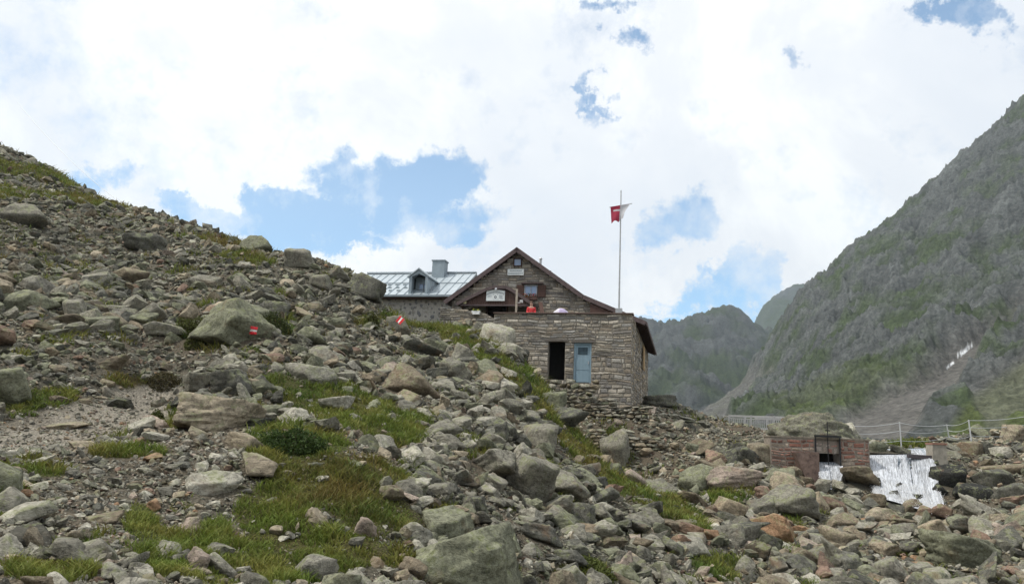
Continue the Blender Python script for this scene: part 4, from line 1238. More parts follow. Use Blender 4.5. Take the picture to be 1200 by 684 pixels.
# umbrella on the terrace
um = hut_thing('umbrella', -3.85, 1.3, -1.0, label='lilac and white umbrella showing just above the terrace parapet', cat='umbrella')
MB().bar((0, 0, 0), (0, 0, 1.5), .02, .015, 8).build('pole', M_METAL, um)
V = [(0, 0, 1.47)]; C = [(.5, .45, .55)]; Q = []; nseg = 16
for r_, z_ in ((.2, 1.42), (.36, 1.30), (.46, 1.17)):
    for i in range(nseg):
        rr2 = r_ * (1 if i % 2 == 0 else .93); V.append((math.cos(i * 2 * PI / nseg) * rr2, math.sin(i * 2 * PI / nseg) * rr2, z_)); C.append((.42, .36, .52) if (i // 4) % 2 else (.62, .60, .66))
T3 = [(0, 1 + i, 1 + (i + 1) % nseg) for i in range(nseg)]
Q = [(1 + k * nseg + i, 1 + (k + 1) * nseg + i, 1 + (k + 1) * nseg + (i + 1) % nseg, 1 + k * nseg + (i + 1) % nseg) for k in range(2) for i in range(nseg)]
mesh_np('canopy', np.array(V), [np.array(Q), np.array(T3)], tintmat('umbrella cloth', .8, 30, .05), um, col=np.array(C))
# leaning timber
lb = hut_thing('leaning_plank', -4.9, 1.6, -1.0, label='dark plank leaning on the gable wall behind the person in red', cat='plank')
MB().beam((0.28, -.2, .1), (-.55, 2.3, 2.25), .22, .06).build('plank', M_WOOD, lb)
# person in red at the parapet
def skinned(name, verts, edges, radii, mat, parent, sub=2):
    me = bpy.data.meshes.new(name); me.from_pydata([Vector(v) for v in verts], edges, [])
    ob = bpy.data.objects.new(name, me); COL.objects.link(ob)
    md = ob.modifiers.new('s', 'SKIN'); me.skin_vertices[0].data[0].use_root = True
    for i, r in enumerate(radii): me.skin_vertices[0].data[i].radius = (r if isinstance(r, tuple) else (r, r))
    s = ob.modifiers.new('u', 'SUBSURF'); s.levels = s.render_levels = sub
    dg = bpy.context.evaluated_depsgraph_get(); dg.update()
    nm = bpy.data.meshes.new_from_object(ob.evaluated_get(dg)); ob.modifiers.clear(); ob.data = nm
    nm.materials.clear(); nm.materials.append(mat)
    for p in nm.polygons: p.use_smooth = True
    ob.parent = parent; return ob
def person():
    o = hut_thing('person', -5.36, .85, -1.0, label='person in a red jacket standing behind the terrace parapet, forearms resting on it', cat='person')
    o.rotation_euler[2] = -TH + .2
    sk = plain('skin', (.42, .25, .19), .6); rd = plain('red jacket', (.55, .045, .05), .7, .15); tr = plain('dark trousers', (.06, .06, .08), .8); hr = plain('brown hair', (.09, .05, .03), .7)
    b = [(0, 0, .92), (0, 0, 1.1), (0, 0, 1.28), (0, 0, 1.42), (0, -.01, 1.5), (0, -.02, 1.57), (0, -.025, 1.68),
         (.17, 0, 1.40), (.21, -.05, 1.14), (.14, -.28, 1.08), (.10, -.35, 1.07), (-.17, 0, 1.40), (-.21, -.05, 1.14), (-.14, -.28, 1.08), (-.10, -.35, 1.07),
         (.09, 0, .86), (.10, -.01, .48), (.10, .02, .08), (.11, -.13, .04), (-.09, 0, .86), (-.10, -.01, .48), (-.10, .02, .08), (-.11, -.13, .04)]
    e = [(0, 1), (1, 2), (2, 3), (3, 4), (4, 5), (5, 6), (3, 7), (7, 8), (8, 9), (9, 10), (3, 11), (11, 12), (12, 13), (13, 14), (0, 15), (15, 16), (16, 17), (17, 18), (0, 19), (19, 20), (20, 21), (21, 22)]
    r = [(.15, .11), (.13, .1), (.16, .11), (.13, .09), .055, .075, .085, .055, .042, .035, .03, .055, .042, .035, .03, .085, .06, .045, .04, .085, .06, .045, .04]
    skinned('body', b, e, r, sk, o)
    skinned('jacket', b[:4] + b[7:10] + b[11:14], [(0, 1), (1, 2), (2, 3), (3, 4), (4, 5), (5, 6), (3, 7), (7, 8), (8, 9)], [(.175, .13), (.165, .13), (.185, .135), (.15, .11), .075, .06, .05, .075, .06, .05], rd, o)
    skinned('trousers', [b[0], b[15], b[16], b[17], b[19], b[20], b[21]], [(0, 1), (1, 2), (2, 3), (0, 4), (4, 5), (5, 6)], [(.165, .12), .1, .075, .06, .1, .075, .06], tr, o)
    V, Fc = rock_shape(5, 3, (.098, .105, .10), planes=2, p=6, rough=.02); V = V + np.array([0, .015, 1.705]); 
    mesh_np('hair', V[V[:, 2] > -9], Fc, hr, o, smooth=True)
    f = MB(); f.bar((-.032, -.105, 1.675), (-.032, -.095, 1.675), .01).bar((.032, -.105, 1.675), (.032, -.095, 1.675), .01); f.build('eye', M_DARK, o)
person()

# ------------------------------------------------------------------ stacked dry walls
def drywall(name, P0, P1, zt0, zt1, zb0, zb1, hs, ws, label, seed, back=(0, .55, 0)):
    """stones stacked in courses between two ground points"""
    g = np.random.default_rng(seed); P0 = np.array(P0, float); P1 = np.array(P1, float)
    Lh = np.hypot(*(P1 - P0)[:2]); n0 = (P1 - P0)[:2] / Lh; nrm = np.array([n0[1], -n0[0]])
    pos, sz, col, R = [], [], [], []
    z = min(zb0, zb1)
    while z < max(zt0, zt1):
        h = hs * g.uniform(.7, 1.35); a = g.uniform(0, .2)
        while a < Lh:
            w = ws * g.uniform(.55, 1.6); t = (a + w / 2) / Lh
            if t < 1.02:
                zt = zt0 + (zt1 - zt0) * min(t, 1) + g.normal() * .06; zb_ = zb0 + (zb1 - zb0) * min(t, 1)
                if zb_ - .1 < z + h / 2 < zt:
                    q = P0[:2] + n0 * (a + w / 2) + nrm * (g.uniform(-.05, .08) + (zt - z) * .10)
                    pos.append((q[0], q[1], z + h / 2)); sz.append((w * .56, .22, h * .60)); col.append(np.array(([TONES['grey'], TONES['light grey'], TONES['greenish grey'], TONES['tan'], TONES['grey'], TONES['brown']])[g.integers(6)]) * (1 + g.normal() * .12))
            a += w
        z += h * .93
    VV, FF, CC = [], [], []; o = 0; ang = math.atan2(n0[1], n0[0])
    for i, (p, s, c) in enumerate(zip(pos, sz, col)):
        V, Fc = ICLIB[i % len(ICLIB)]
        V = V / np.abs(V).max(0) * np.array(s) @ eul(np.array(g.normal() * .08), np.array(g.normal() * .10), np.array(ang + g.normal() * .15)).T + np.array(p)
        VV.append(V); FF.append(Fc + o); CC.append(np.repeat(c[None], len(V), 0)); o += len(V)
    base = np.array([P0[0], P0[1], min(zb0, zb1)])
    # core behind the stones
    ob = mesh_np(name, np.concatenate(VV) - base, np.concatenate(FF), M_ROCK, col=np.clip(np.concatenate(CC), .03, .6), smooth=True, label=label, cat='stone wall')
    ob.location = base
    return ob
ICLIB = [rock_shape(800 + i, 3, (1, 1, 1), planes=7, p=18, rough=.05) for i in range(12)]
a_, b_2 = hutp(-4.7, -.55, 0), hutp(-1.7, -.75, 0)
drywall('dry_stone_wall', a_, b_2, HA[2] - 3.42, HA[2] - 3.66, HA[2] - 5.7, HA[2] - 6.1, .20, .34, 'stacked dry stone wall directly below the two annex doors', 31)
a_, b_2 = hutp(-1.8, -.6, 0), hutp(.9, -.9, 0)
drywall('dry_stone_wall', a_, b_2, HA[2] - 4.3, HA[2] - 4.75, HA[2] - 6.1, HA[2] - 6.3, .18, .42, 'low dry stone footing at the right corner of the annex', 32)
a_, b_2 = at(690, 530, 37.4), at(775, 530, 36.6)
drywall('dry_stone_wall', a_, b_2, at(690, 503, 37.4)[2], at(775, 512, 36.6)[2], at(690, 548, 37.4)[2], at(775, 560, 36.6)[2], .17, .36, 'lower dry stone retaining wall beside the tilted smooth slab', 33)
a_, b_2 = at(745, 490, 40.5), at(812, 492, 41.5)
drywall('dry_stone_wall', a_, b_2, at(745, 480, 40.5)[2], at(812, 487, 41.5)[2], at(745, 500, 40.5)[2], at(812, 503, 41.5)[2], .13, .55, 'rough slab wall running right from the hut corner', 34)

# ------------------------------------------------------------------ weir, waterfall
DY = 36.0
def dp_(px, py, y=DY): return at(px, py, y)
x0 = dp_(903, 530)[0]; x1 = dp_(955, 530)[0]; x2 = dp_(985, 530)[0]; x3 = dp_(1019, 530)[0]
zt = dp_(960, 514)[2]; zo = dp_(970, 531)[2]; zbm = dp_(970, 585)[2]
wb = np.array([x0, DY, zbm])
we = empty('weir', wb, 0, label='red and pale masonry weir with a sluice gate and a concrete end pillar', cat='weir')
MW_ = MB(); MW_.box(0, x1 - x0, 0, .9, 0, zt - zbm).box(x2 - x0, x3 - x0, 0, .9, 0, zt - zbm).box(x1 - x0, x2 - x0, .12, .5, zo - zbm, zt - zbm)
WO = MW_.build('wall', plain('lime mortar', (.26, .225, .19), .95, .25, 8), we)
REDP = [(.20, .10, .075), (.23, .12, .09), (.16, .09, .07), (.25, .155, .12), (.19, .12, .095), (.30, .25, .20), (.27, .21, .165), (.22, .18, .14)]
H_ = zt - zbm
for iv_, sd_ in (((.02, x1 - x0 - .02), 51), ((x2 - x0 + .02, x3 - x0 - .02), 54)):
    masonry('stonework', 0, 0, .3, H_ - .02, lambda b: [iv_], lambda a, b, o: (a, -o, b), .15, .27, REDP, M_STONE, WO, gap=.024, prot=.035, jit=.022, seed=sd_)
masonry('stonework', 0, 0, zo - zbm + .02, H_ - .1, lambda b: [(x1 - x0 + .05, x2 - x0 - .05)], lambda a, b, o: (a, .12 - o, b), .17, .32, [(.36, .31, .27), (.28, .15, .12), (.33, .27, .23)], M_STONE, WO, gap=.04, prot=.012, seed=52)
masonry('stonework', 0, .9, .3, H_ - .02, lambda b: [(.02, .88)], lambda a, b, o: (x3 - x0 + o, a, b), .2, .4, REDP, M_STONE, WO, gap=.04, prot=.02, seed=53)
MB().box(-.03, x3 - x0 + .03, -.03, .93, H_ + .003, H_ + .07).build('coping', plain('weir coping', (.22, .19, .15)), we)
gt_ = MB(); gt_.box(x1 - x0 + .003, x1 - x0 + .05, -.06, .0, zo - zbm - .9, H_ + .08).box(x2 - x0 - .05, x2 - x0 - .003, -.06, .0, zo - zbm - .9, H_ + .08).box(x1 - x0 - .03, x2 - x0 + .03, -.1, -.03, H_ + .083, H_ + .17)
gt_.bar(((x1 + x2) / 2 - x0, -.05, zo - zbm - .5), ((x1 + x2) / 2 - x0, -.05, H_ + .75), .022, .022, 6).box((x1 + x2) / 2 - x0 - .10, (x1 + x2) / 2 - x0 + .10, -.08, -.02, H_ + .35, H_ + .40)
gt_.build('sluice_frame', M_BLACK, we)
MB().box(x1 - x0, x2 - x0, .85, .9, 0, zo - zbm).build('sluice_back', M_DARK, we)
# sloping apron at the left of the gate
MB().prism([(x1 - x0 - 1.05, H_ - .62), (x1 - x0 - .01, H_ - .58), (x1 - x0 - .01, .2), (x1 - x0 - .35, .2)], -.5, -.045).build('buttress', plain('red render', (.17, .12, .10), .95, .45, 5), we)
p0 = dp_(1091, 533, 37.0); p1 = dp_(1110, 560, 37.0); pz = dp_(1100, 521, 37.0)[2]
MB().prism([(p0[0] - x0, p1[2] - zbm), (p1[0] - x0, p1[2] - zbm), (p1[0] - x0, pz - zbm), (p0[0] - x0 + .05, pz - zbm)], .9, 1.5).build('end_pillar', plain('lichened concrete', (.30, .275, .23), .95, .3, 5), we)
MB().box(p0[0] - x0 + .03, p1[0] - x0 + .03, .87, 1.53, pz - zbm + .003, pz - zbm + .09).build('pillar_cap', plain('red cap', (.27, .15, .11)), we)
pb0 = dp_(1064, 534, 37.1); pb1 = dp_(1095, 536, 37.1)
MB().beam((pb0[0] - x0, 1.1, pb0[2] - zbm), (pb1[0] - x0, 1.1, pb1[2] - zbm), .22, .17).build('crest_beam', plain('wet timber', (.07, .06, .065), .5), we)

def water_mat():
    t = NT('falling water'); p = t.obj()
    n1 = t.noise(t.scale(p, (2.4, 2.4, .35)), 1.5, 7, .75, .4); n2 = t.noise(t.scale(p, (8, 8, 1.6)), 1.4, 6, .8)
    f = t.math('ADD', t.math('MULTIPLY', n1, .55), t.math('MULTIPLY', n2, .45))
    c = t.ramp(f, [(.40, (.09, .105, .115)), (.50, (.25, .29, .33)), (.62, (.55, .6, .66))])
    return t.fin(c, t.bump(f, .25, .05), .85, .15)
M_WATER = water_mat()
def foam_mat():
    t = NT('white water'); c = t.attr('tint'); t.fin(c, None, .9, .1)
    tr = t.n('ShaderNodeBsdfTranslucent'); t.l(c, tr.inputs[0]); mx = t.n('ShaderNodeMixShader'); mx.inputs[0].default_value = .35
    t.l(t.b.outputs[0], mx.inputs[1]); t.l(tr.outputs[0], mx.inputs[2]); t.l(mx.outputs[0], t.out.inputs[0]); return t.m
M_FOAM = foam_mat()
def cascade(name, left, right, nstr, seed, conform=True):
    """dark wet sheet with thousands of falling white strands and droplets in front of it"""
    g = np.random.default_rng(seed)
    Lp = np.array(left); Rp = np.array(right); k = np.linspace(0, 1, len(Lp)); nt = 60; tt = np.linspace(0, 1, nt); nx = 50; uu = np.linspace(0, 1, nx)
    Ls = np.stack([np.interp(tt, k, Lp[:, i]) for i in range(3)], 1); Rs = np.stack([np.interp(tt, k, Rp[:, i]) for i in range(3)], 1)
    G = Ls[:, None] * (1 - uu)[None, :, None] + Rs[:, None] * uu[None, :, None]
    P_ = G.reshape(-1, 3); tq = np.repeat(tt, nx)
    if conform:
        sc_ = np.ones(len(P_)); act = tq > .17
        for k_ in range(70):
            Q_ = P_ * sc_[:, None]; low = act & (Q_[:, 2] < H(Q_[:, 0], Q_[:, 1]) + .02)
            sc_ = np.where(low, sc_ * .9965, sc_)
        P_ = P_ * sc_[:, None]
    d = fbm(P_[:, 0] * 3, P_[:, 2] * 1.5, oct=3, seed=seed) * .12
    P_ = P_ + np.stack([d * 0, -abs(d), d * 0], 1)
    G = P_.reshape(nt, nx, 3)
    wd_ = np.hypot(*(G[0, -1] - G[0, 0])[:2])
    for side, i0 in ((1, 0), (-1, nx - 1)):      # wavering edges
        e_ = fbm(tt * 4 + seed * side, tt * 0 + side * 3.3, oct=3, seed=seed + 9) * .055 * wd_ * np.clip(tt * 3, 0, 1)
        fall_ = np.clip(1 - (uu if side == 1 else 1 - uu) * 3, 0, 1)
        G[:, :, 0] += e_[:, None] * fall_[None]
    G[:, :, 1] -= (np.sin(uu * 17 + seed)[None] * .05 + np.sin(uu * 7)[None] * .09) * np.clip(tt * 3, 0, 1)[:, None]
    def S_(u, t):
        a = np.clip(u, 0, .9999) * (nx - 1); b = np.clip(t, 0, .9999) * (nt - 1); i = a.astype(int); j = b.astype(int); fa = (a - i)[:, None]; fb = (b - j)[:, None]
        return G[j, i] * (1 - fa) * (1 - fb) + G[j, i + 1] * fa * (1 - fb) + G[j + 1, i] * (1 - fa) * fb + G[j + 1, i + 1] * fa * fb
    n = nstr; u = g.uniform(-.03, 1.03, n); t0 = g.uniform(0, 1, n) ** .8
    dens = .55 + 1.5 * fbm(u * 11, t0 * 1.2, oct=3, seed=seed + 2) - .45 * np.exp(-((u - .47 - .06 * t0) / .035) ** 2) * (t0 > .25) + .2 * t0
    kp = g.uniform(size=n) < dens; u = u[kp]; t0 = t0[kp]; n = len(u)
    ln = g.uniform(.05, .2, n); w = g.uniform(.005, .02, n) * (1 + .8 * t0); out = .06 + g.uniform(.02, .2, n) * (.3 + t0); u = u + g.normal(size=n) * .045 * t0 ** 2
    ns = 4; V = []; C = []
    tone = np.clip(g.uniform(.3, .85, n) + .2 * t0, 0, .9)
    col = np.stack([tone * .94, tone * .97, tone * 1.02], 1)
    for q in range(ns):
        f = q / (ns - 1); p = S_(u + (f - .5) * .01 * g.normal(size=n), t0 + ln * f)
        ww = w * (1 - abs(f - .5) * 1.5)
        V.append(p + np.stack([-ww, -out, 0 * ww], 1)); V.append(p + np.stack([ww, -out - ww * .5, 0 * ww], 1))
    V = np.stack(V, 1).reshape(-1, 3); b_ = (np.arange(n) * 2 * ns)[:, None]
    F4 = np.concatenate([b_ + np.array([2 * q, 2 * q + 1, 2 * q + 3, 2 * q + 2]) for q in range(ns - 1)])
    C = np.repeat(np.clip(col, 0, .95), 2 * ns, 0)
    m = nstr // 2; u = g.uniform(-.05, 1.05, m); t0 = g.uniform(.55, 1.0, m) ** .6; p = S_(u, t0) + np.stack([g.normal(size=m) * .06, -abs(g.normal(size=m)) * .16, abs(g.normal(size=m)) * .07], 1)
    s_ = g.uniform(.006, .02, m)[:, None]; a = g.normal(size=(m, 3)); c_ = np.cross(a, g.normal(size=(m, 3))); a /= np.linalg.norm(a, axis=1)[:, None]; c_ /= np.linalg.norm(c_, axis=1)[:, None]
    V2 = np.stack([p - a * s_, p + c_ * s_, p + a * s_, p - c_ * s_], 1).reshape(-1, 3); F2 = (np.arange(m) * 4)[:, None] + np.arange(4) + len(V)
    sheet = G.reshape(-1, 3); idx = np.arange(len(sheet)).reshape(nt, nx) + len(V) + len(V2)
    F5 = np.stack([idx[:-1, :-1], idx[:-1, 1:], idx[1:, 1:], idx[1:, :-1]], -1).reshape(-1, 4)
    o = mesh_np(name, np.concatenate([V, V2, sheet]), [F4, F2, F5], M_FOAM, col=np.concatenate([C, np.full((len(V2), 3), .85), np.full((len(sheet), 3), .12)]), kind='structure')
    o.data.materials.append(M_WATER)
    mi = np.zeros(len(o.data.polygons), np.int32); mi[len(F4) + len(F2):] = 1; o.data.polygons.foreach_set('material_index', mi)
    return o
cascade('waterfall', [at(1019, 526, 43), at(1019, 533, 37.9), at(1019, 536, 37.2), at(1020, 548, 36.8), at(1021, 560, 36.4), at(1024, 573, 36.0), at(1028, 582, 35.5)],
        [at(1083, 525, 43), at(1088, 532, 37.9), at(1091, 537, 37.2), at(1092, 553, 36.6), at(1096, 570, 35.8), at(1104, 596, 34.8), at(1106, 606, 34.2)], 38000, 5)
cascade('waterfall', [at(955, 541, 36.7), at(956, 546, 36.1), at(958, 556, 35.6), at(965, 572, 35.1)], [at(985, 541, 36.7), at(985, 546, 36.1), at(984, 556, 35.6), at(978, 573, 35.1)], 5000, 8, False)
def pool():
    V = [at(1019, 530, 37.9), at(1090, 530, 37.9), at(1110, 526, 47), at(900, 520, 47), at(905, 525, 38.5)]
    z = at(1050, 531.5, 37.9)[2]
    V = np.array([(v[0], v[1], z) for v in V]); 
    mesh_np('stream', V, [np.array([[0, 1, 2, 3, 4]])], plain('stream water', (.12, .15, .15), .1, .1, 3, spec=.6), kind='structure')
pool()

# ------------------------------------------------------------------ footbridge and cable fence
def bridge():
    y0, y1 = 49.0, 47.0
    A = at(854, 503, y0); B = at(936, 507, y1); zr0 = at(854, 486.5, y0)[2]; zr1 = at(936, 489, y1)[2]
    o = empty('footbridge', A, 0, label='grey timber footbridge railing left of the huge weir boulder', cat='bridge')
    A = np.array(A); 
    def Pp(t, z, off=0):
        q = A + (B - A) * t; return (q[0] - A[0], q[1] - A[1] + off, z - A[2])
    def rz(t): return zr0 + (zr1 - zr0) * t
    def dz(t): return A[2] + (B[2] - A[2]) * t
    MB().beam(Pp(0, dz(0) + .03, .6), Pp(1, dz(1) + .03, .6), 1.3, .14).build('deck', M_WGREY, o)
    for off, nm in ((0, 'near'), (1.2, 'far')):
        for t in (0.01, .33, .66, .99): MB().beam(Pp(t, dz(t) - .1, off), Pp(t, rz(t) + .05, off), .10, .10).build('post', M_WGREY, o)
        MB().beam(Pp(0, rz(0), off), Pp(1, rz(1), off), .09, .07).build('handrail', M_WGREY, o)
        MB().beam(Pp(0, dz(0) + .16, off), Pp(1, dz(1) + .16, off), .06, .06).build('bottom_rail', M_WGREY, o)
        if off == 0:
            bl = MB()
            for k in range(34):
                t = (k + .5) / 34; bl.beam(Pp(t, dz(t) + .19, -.05), Pp(t, rz(t) - .17, -.05), .055, .02)
            bl.build('baluster', M_WGREY, o)
            MB().beam(Pp(0, rz(0) - .17, 0), Pp(1, rz(1) - .17, 0), .05, .05).build('middle_rail', M_WGREY, o)
bridge()
tb = empty('picnic_bench', at(915, 494, 52), 0, label='small grey table standing on the far bank behind the footbridge', cat='table')
MB().box(-1.5, 1.6, 0, .6, .10, .2).build('table_top', M_WGREY, tb)
for x in (-.7, .7): MB().box(x - .05, x + .05, .2, .4, -.9, .098).build('leg', M_WGREY, tb)
def fence():
    Y = 44.5
    o = empty('cable_fence', at(1055, 518, Y), 0, label='slack three-wire cable fence on thin pale steel posts above the waterfall', cat='fence')
    c0 = at(1055, 518, Y)
    posts = [((1056, 518, Y), (1054, 494, Y)), ((1113, 513, 45.5), (1109, 497, 45.5)), ((1138, 512, 43.8), (1135, 491.5, 43.8)), ((1222, 508, 45), (1220, 483, 45)), ((985, 517, 44), (984, 497, 44))]
    ob = []
    for b, t in posts:
        b = at(*b) - c0; t = at(*t) - c0
        MB().bar(b - np.array([0, 0, .25]), t, .042, .035, 8).build('post', plain('pale steel', (.55, .56, .56), .4, .1, metal=.3), o)
        ob.append((b, t))
    order = [4, 0, 1, 2, 3]
    fr_ = [.96, .55, .08]
    wm = MB()
    for f in fr_:
        for a, b in zip(order[:-1], order[1:]):
            p = ob[a][0] + (ob[a][1] - ob[a][0]) * f; q = ob[b][0] + (ob[b][1] - ob[b][0]) * f
            n_ = 8; prev = p
            for i in range(1, n_ + 1):
                t = i / n_; c = p + (q - p) * t; c = c - np.array([0, 0, .13 * 4 * t * (1 - t)]); wm.bar(prev, c, .014, .014, 5); prev = c
    wm.build('cable', plain('steel cable', (.5, .52, .54), .4, .1), o)
fence()
def ropeway():
    a = at(20, 120, 75); b = at(225, 292, 60); c0 = b
    o = empty('ropeway_cable', c0, 0, label='thin pale ropeway cable crossing the sky above the left ridge', cat='cable')
    m_ = MB(); prev = a - c0
    for i in range(1, 21):
        t = i / 20; c = (a + (b - a) * t - np.array([0, 0, 4 * 1.2 * t * (1 - t)])) - c0; m_.bar(prev, c, .018, .018, 5); prev = c
    m_.build('cable', plain('pale cable', (.55, .56, .58), .4, .05), o)
ropeway()

# ------------------------------------------------------------------ mountains
def mountain_mat(name):
    t = NT(name); p = t.pos(); n = t.noise(p, .05, 8, .7); n2 = t.noise(p, .35, 5, .75)
    c = t.mix(1, t.attr('tint'), t.ramp(n, [(.3, .72), (.5, 1.0), (.7, 1.3)]), 'MULTIPLY')
    c = t.mix(1, c, t.ramp(n2, [(.3, .5), (.5, 1.0), (.7, 1.6)]), 'MULTIPLY')
    h = t.math('ADD', n2, t.math('MULTIPLY', n, 2.0))
    return t.fin(c, t.bump(h, .8, 4), .97, .05)
M_MT = mountain_mat('mountain rock')
def mountain(name, cps, a0, a1, r0, r1, na, nr, rough, scree=None, seed=0, snow=None, dark=.6, grn=None):
    P_ = np.array([at(*c[:3]) for c in cps])
    def uvf(x, y):
        r = np.maximum(np.hypot(x, y), 1); return np.arctan2(x, y) * 4, np.log(r) * 1.2, r
    ev = make_rbf(P_, uvf, lambda Q, r: Q[:, 2] / r)
    az = np.radians(np.linspace(a0, a1, na)); rr = np.exp(np.linspace(math.log(r0), math.log(r1), nr))
    A, R = np.meshgrid(az, rr, indexing='ij'); x = (np.sin(A) * R).ravel(); y = (np.cos(A) * R).ravel(); r = R.ravel()
    z = r * ev((A * 4).ravel(), (np.log(R) * 1.2).ravel())
    k = rough
    f = 1 / (r.mean() * .12)
    n1 = fbm(x * f, y * f, z * f * .6, oct=7, seed=seed, ridged=True, gain=.55)
    n2 = fbm(x * f * 6, y * f * 6, z * f * 3, oct=5, seed=seed + 11, gain=.6)
    Pq = np.stack([x, y, z], 1)
    sc = scree(Pq) if scree is not None else np.zeros(len(x))
    rid = fbm(x * f * 3 + z * f * 2, y * f * 3, z * f * 1.2, oct=6, seed=seed + 31, ridged=True, gain=.62)
    k = rough * np.clip((r - r0 * 1.12) / min(r0 * 1.3, 350), 0, 1)
    z2 = z + (n1 * k * .5 + n2 * k * .3 + rid * k * .58) * (1 - .85 * sc)
    Pq = np.stack([x, y, z2], 1)
    tone = fbm(x * f * 3, y * f * 3, z * f * 3, oct=4, seed=seed + 5)
    rock = np.array([.145, .155, .15])[None] * (1 + .8 * n2[:, None] + .4 * rid[:, None]); green = np.array([.105, .145, .06]); grey = np.array([.25, .24, .22])
    gmask = np.clip(tone * 2.4 + .55 - .6 * rid, 0, 1)[:, None] * .85
    c = rock * (1 - gmask) + green * gmask
    if grn is not None:
        gg_ = grn(Pq)[:, None] * .85; c = c * (1 - gg_) + np.array([.15, .19, .05]) * gg_
    c = c * (1 - sc[:, None]) + grey * (1 + .06 * n2[:, None]) * sc[:, None]
    if snow is not None:
        sn = snow(Pq); c = c * (1 - sn[:, None]) + np.array([.85, .87, .9]) * sn[:, None]
    idx = np.arange(na * nr).reshape(na, nr)
    q = np.stack([idx[:-1, :-1], idx[:-1, 1:], idx[1:, 1:], idx[1:, :-1]], -1).reshape(-1, 4)
    c = np.where((c[:, :1] > .6), c, c * dark)
    return mesh_np(name, Pq, q, M_MT, col=np.clip(c, .02, .9), smooth=True, kind='structure')
def poly_mask(poly, soft=8, dmin=0, dmax=1e9):
    poly = np.array(poly, float)
    def f(P_):
        px, py, z = proj(P_); inside = np.zeros(len(px), bool); dist = np.full(len(px), 1e9); dmin_ = dmin
        for i in range(len(poly)):
            a = poly[i]; b = poly[(i + 1) % len(poly)]
            cond = ((a[1] > py) != (b[1] > py))
            xx = (b[0] - a[0]) * (py - a[1]) / ((b[1] - a[1]) if b[1] != a[1] else 1e-9) + a[0]
            inside ^= cond & (px < xx)
            ab = b - a; t = np.clip(((px - a[0]) * ab[0] + (py - a[1]) * ab[1]) / (ab @ ab), 0, 1)
            dist = np.minimum(dist, np.hypot(px - a[0] - t * ab[0], py - a[1] - t * ab[1]))
        sd = np.where(inside, dist, -dist)
        nn = fbm(P_[:, 0] * .02, P_[:, 1] * .02, P_[:, 2] * .02, oct=4, seed=99) * soft * 1.6
        return np.clip((sd + nn) / soft + .5, 0, 1) * (P_[:, 1] > dmin) * (P_[:, 1] < dmax)
    return f
s1 = poly_mask([(940, 525), (1000, 492), (1060, 462), (1110, 425), (1150, 400), (1195, 375), (1235, 352), (1240, 370), (1170, 420), (1140, 450), (1100, 480), (1060, 525)], 10)
s2 = poly_mask([(795, 490), (830, 462), (870, 448), (905, 440), (880, 462), (860, 490), (850, 530), (780, 530)], 9)
s3 = poly_mask([(1130, 470), (1200, 440), (1240, 470), (1160, 520)], 8)
scr = lambda P_: np.clip(s1(P_) + s2(P_) * .75 + s3(P_) * .5, 0, 1)
sn1 = poly_mask([(1121, 414), (1136, 404), (1141, 405), (1130, 415), (1120, 419)], 1.0, 330); sn2 = poly_mask([(1107, 430), (1117, 423), (1119, 426), (1109, 433)], 1.0, 330)
g1 = poly_mask([(1090, 530), (1130, 478), (1180, 440), (1260, 385), (1290, 440), (1240, 530)], 14); g2 = poly_mask([(900, 470), (960, 440), (1030, 420), (1060, 430), (1000, 470), (940, 495)], 16); g3 = poly_mask([(985, 505), (1010, 495), (1015, 520), (960, 522)], 6)
grs = lambda P_: np.clip(g1(P_) + g2(P_) * .55 + g3(P_) * .4, 0, 1)
snw = lambda P_: np.clip(sn1(P_) + sn2(P_), 0, 1)
mountain('mountain', [
  (1450, -60, 900), (1300, 28, 900), (1200, 128, 880), (1150, 175, 880), (1100, 219, 870), (1050, 264, 860), (1000, 306, 840), (950, 349, 820), (935, 364, 810), (900, 428, 780), (870, 462, 750), (840, 486, 720), (805, 498, 690), (770, 505, 650), (700, 520, 640),
  (1450, 200, 560), (1300, 260, 560), (1200, 300, 560), (1100, 350, 560), (1000, 405, 570), (920, 468, 580), (860, 500, 580),
  (1450, 400, 320), (1200, 430, 340), (1100, 455, 350), (1000, 480, 380), (930, 492, 420), (860, 508, 450), (780, 525, 450),
  (1450, 530, 200), (1200, 530, 210), (1000, 528, 230), (860, 525, 260), (760, 525, 300),
  (1450, 100, 1300), (1200, 250, 1300), (1000, 380, 1300), (850, 490, 1100), (700, 520, 1100), (650, 525, 400), (650, 525, 900)],
  1, 46, 190, 1300, 640, 420, 26, scr, 3, snw, grn=grs)
mountain('mountain', [
  (600, 430, 1900), (680, 405, 1900), (740, 398, 1900), (765, 395, 1900), (790, 397, 1900), (815, 387, 1900), (845, 376, 1900), (862, 379, 1900), (880, 393, 1900), (905, 410, 1900), (960, 450, 1900), (400, 440, 1900),
  (765, 460, 1300), (820, 455, 1300), (870, 470, 1300), (700, 465, 1300), (960, 500, 1300), (500, 480, 1300), (760, 515, 900), (850, 520, 900), (950, 525, 900), (500, 510, 900), (760, 470, 2600), (860, 470, 2600), (960, 500, 2600), (500, 500, 2600)],
  -10, 26, 800, 2600, 420, 240, 60, None, 23, dark=.42)
mountain('mountain', [(860, 425, 3000), (883, 392, 3000), (898, 364, 3000), (912, 352, 3000), (935, 346, 3000), (980, 352, 3000), (1050, 380, 3000), (800, 470, 3000), (880, 500, 2400), (980, 500, 2400), (800, 510, 2400), (900, 480, 3800), (1000, 480, 3800), (800, 500, 3800), (1060, 500, 2400)],
  8, 30, 2400, 3800, 240, 140, 60, None, 43, dark=.42)

